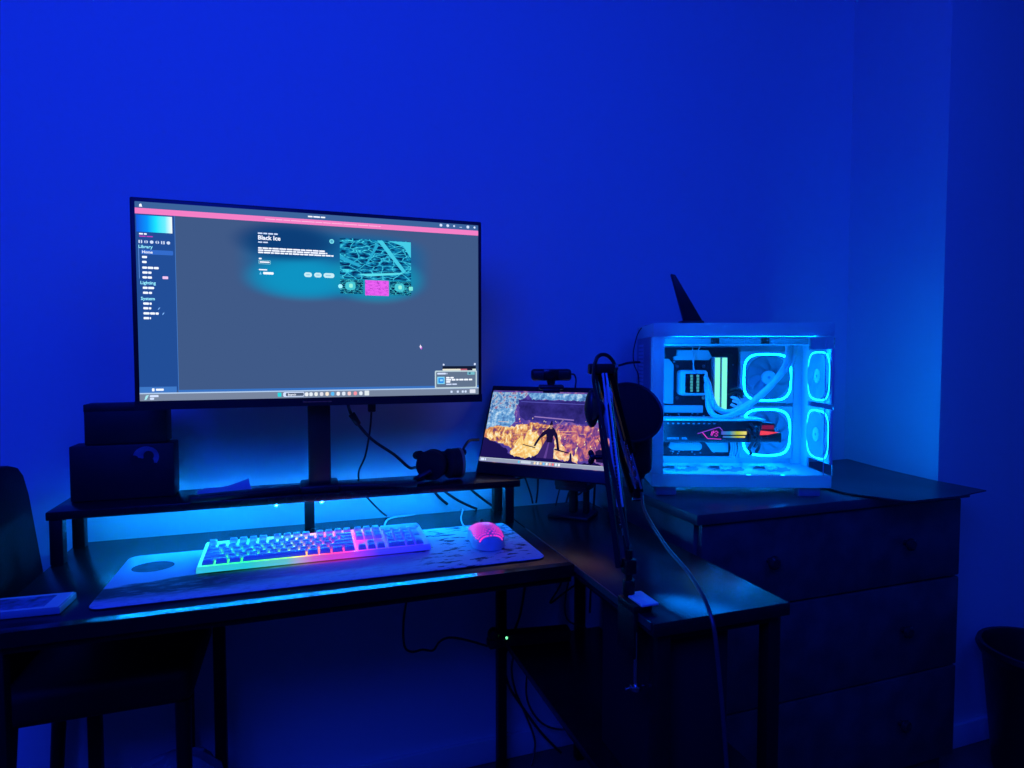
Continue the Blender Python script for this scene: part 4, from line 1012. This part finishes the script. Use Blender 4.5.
# ------------------------------------------------------------------ power strip, adapters, cables under the desk
pw = thing('power_strip', 'black power strip with a tiny green light at the end of the low shelf', 'power strip', (.545, 1.505, .4005), R(-8))
MB().box(-.05, .13, -.02, .02, 0, .032, softblack, .005).build('body', pw)
o = MB().cyl((-.044, -.0195, .026), (-.044, -.0225, .026), .0032, emat('green_indicator', lin(120, 255, 170), 1.6), seg=12).build('indicator', pw); o['label'] = 'green power light'
ad = MB(); ad.box(-.024, .018, -.016, .016, -.012, .014, blackplastic, .006); ad.ell((-.008, 0, .022), (.016, .016, .018), blackplastic); ad = ad.build('plug'); ad.location = (.474, 1.50, .415); tag(ad, 'black plug sticking out of the end of the power strip', 'plug')
GR = {'hanging_cable': 'cables hanging around the low shelf', 'riser_cable': 'cables slanting under the riser', 'desk_wall_cable': 'cables behind the portable monitor'}
def cab(name, lab, pts, r=.003, m=cable_m): tag(MB().tube(pts, r, m).build(name), lab, 'cable', GR.get(name))
cab('mains_cable', 'black cable looping in the open under the middle of the desk', [(.262, 1.55, .69), (.254, 1.55, .56), (.243, 1.55, .486), (.244, 1.55, .42), (.262, 1.55, .400), (.29, 1.55, .401), (.318, 1.55, .395), (.335, 1.55, .415), (.36, 1.545, .424), (.40, 1.535, .417), (.45, 1.50, .408)])
cab('hanging_cable', 'cable hanging just right of the inner desk leg above the low shelf', [(.60, 1.600, .687), (.592, 1.595, .56), (.575, 1.597, .44), (.545, 1.60, .36), (.528, 1.60, .31), (.54, 1.60, .24), (.58, 1.60, .17), (.64, 1.60, .08), (.70, 1.60, .01)], .0036)
cab('hanging_cable', 'cable bowing out below the low shelf nearest the inner leg', [(.556, 1.56, .38), (.545, 1.585, .30), (.56, 1.60, .22), (.59, 1.61, .15), (.62, 1.60, .06), (.60, 1.58, .006)], .003)
cab('hanging_cable', 'slack cable looping lowest below the shelf to the floor', [(.60, 1.56, .38), (.598, 1.60, .28), (.60, 1.61, .18), (.64, 1.60, .11), (.70, 1.58, .09), (.745, 1.55, .12), (.76, 1.548, .20), (.755, 1.55, .378)], .0028)
cab('hanging_cable', 'cable arching between the desk top and the far desk leg', [(.70, 1.60, .686), (.72, 1.60, .60), (.70, 1.60, .51), (.665, 1.60, .455), (.70, 1.59, .48), (.75, 1.60, .50), (.82, 1.61, .52)], .0028)
cab('hanging_cable', 'thin cable tangled over the back of the low shelf', [(.735, 1.60, .687), (.742, 1.60, .58), (.715, 1.60, .48), (.70, 1.56, .42), (.74, 1.52, .405)], .0024)
cab('monitor_power_cable', 'thick black cable sloping from behind the big monitor towards the headset', [(.105, 1.46, 1.05), (.113, 1.50, 1.025), (.125, 1.50, 1.002), (.163, 1.50, .956), (.217, 1.51, .915), (.258, 1.54, .876), (.285, 1.585, .866), (.31, 1.602, .84), (.34, 1.602, .79), (.37, 1.602, .76)], .0038)
fb = MB(); fb.cyl((.116, 1.50, 1.019), (.133, 1.50, .992), .0085, cable_m, .007, bev=.002); tag(fb.build('ferrite_bead'), 'black lump on the thick cable under the big monitor', 'cable bead')
cab('video_cable', 'thin black cable hanging straight down behind the big monitor', [(.162, 1.47, 1.06), (.163, 1.50, 1.03), (.160, 1.51, .978), (.150, 1.53, .912), (.139, 1.59, .86), (.15, 1.605, .81), (.19, 1.605, .76), (.21, 1.60, .742)], .0024)
pl_ = MB(); pl_.box(.154, .172, 1.49, 1.504, 1.022, 1.046, blackplastic, .003); tag(pl_.build('video_plug'), 'black plug at the top of the thin cable under the big monitor', 'plug')
cab('riser_cable', 'black cable slanting under the riser behind the mouse', [(.31, 1.59, .84), (.345, 1.592, .81), (.39, 1.59, .775), (.43, 1.592, .752), (.45, 1.60, .742)], .0034)
cab('riser_cable', 'black cable slanting under the riser left of its right legs', [(.40, 1.595, .84), (.43, 1.598, .80), (.47, 1.60, .765), (.50, 1.605, .742)], .0034)
cab('charger_cable', 'two-ended black cable joining the headset and the portable monitor side', [(.385, 1.52, .905), (.405, 1.535, .93), (.42, 1.55, .936), (.446, 1.565, .934)], .0034)
cab('desk_wall_cable', 'black cable crossing the wall gap behind the riser end', [(.52, 1.61, .80), (.56, 1.61, .812), (.62, 1.61, .82), (.68, 1.61, .825), (.74, 1.61, .83)], .0028)
cab('desk_wall_cable', 'steep black cable left of the portable monitor stand', [(.575, 1.60, .85), (.592, 1.60, .81), (.606, 1.60, .77), (.612, 1.60, .744)], .0026)
cab('desk_wall_cable', 'upright black cable just left of the portable monitor stand', [(.632, 1.605, .86), (.63, 1.605, .82), (.628, 1.603, .78), (.622, 1.60, .744)], .0028)
cab('desk_wall_cable', 'tangled black cable behind the scissor arm on the desk return', [(.70, 1.57, .745), (.72, 1.58, .78), (.755, 1.57, .80), (.745, 1.57, .77), (.72, 1.575, .765), (.75, 1.58, .80), (.772, 1.57, .83), (.79, 1.58, .82)], .0028)

# ------------------------------------------------------------------ light
def area(name, loc, target, size, power, col, sy=None):
    l = bpy.data.lights.new(name, 'AREA'); l.energy = power; l.color = col; l.size = size
    if sy: l.shape = 'RECTANGLE'; l.size_y = sy
    o = bpy.data.objects.new(name, l); COL.objects.link(o); o.location = loc
    o.rotation_euler = (Vector(target)-Vector(loc)).to_track_quat('-Z', 'Y').to_euler(); return o
area('blue_room_lamp', (-.7, -.2, 2.25), (-.05, 1.65, 1.1), 1.1, 33, (.004, .026, 1))
area('blue_fill_light', (1.0, -.15, 2.35), (.3, 1.65, .9), .9, 11, (.004, .04, 1))  # added fill, lifts the shadow under the big monitor
area('case_fill_light', Lp(.225, .008, .3995), Lp(.225, -.30, .06), .36, 3.2, (.0, .20, 1), .004)  # added light inside the top front, brightens the desk return
area('case_fill_light', Lp(.033, .02, .23), Lp(.3, .12, .23), .008, .8, (.0, .20, 1), .30)  # added light hidden behind the front pillar, fills the case interior
area('case_fill_light', Lp(.23, .012, .0600), Lp(.23, .12, .25), .36, .8, (.0, .2, 1), .008)  # added light behind the base lip, brightens the interior from below

w = bpy.data.worlds.new('night'); scn.world = w; w.use_nodes = True
w.node_tree.nodes['Background'].inputs[0].default_value = (.0, .0, .0, 1)

# ------------------------------------------------------------------ camera
cam = bpy.data.cameras.new('camera'); cam.sensor_width = 36; cam.lens = 36*620/1024; cam.clip_start = .02
co = bpy.data.objects.new('camera', cam); COL.objects.link(co)
co.location = (0, 0, 1.155); co.rotation_euler = (R(90-2.6), 0, R(-19))
scn.camera = co
scn.view_settings.view_transform = 'Standard'; scn.view_settings.look = 'None'
scn.view_settings.exposure = 0; scn.view_settings.gamma = 1; scn.view_settings.use_curve_mapping = False
scn.cycles.use_denoising = True
scn.cycles.max_bounces = 8; scn.cycles.transparent_max_bounces = 12
scn.cycles.sample_clamp_indirect = 12
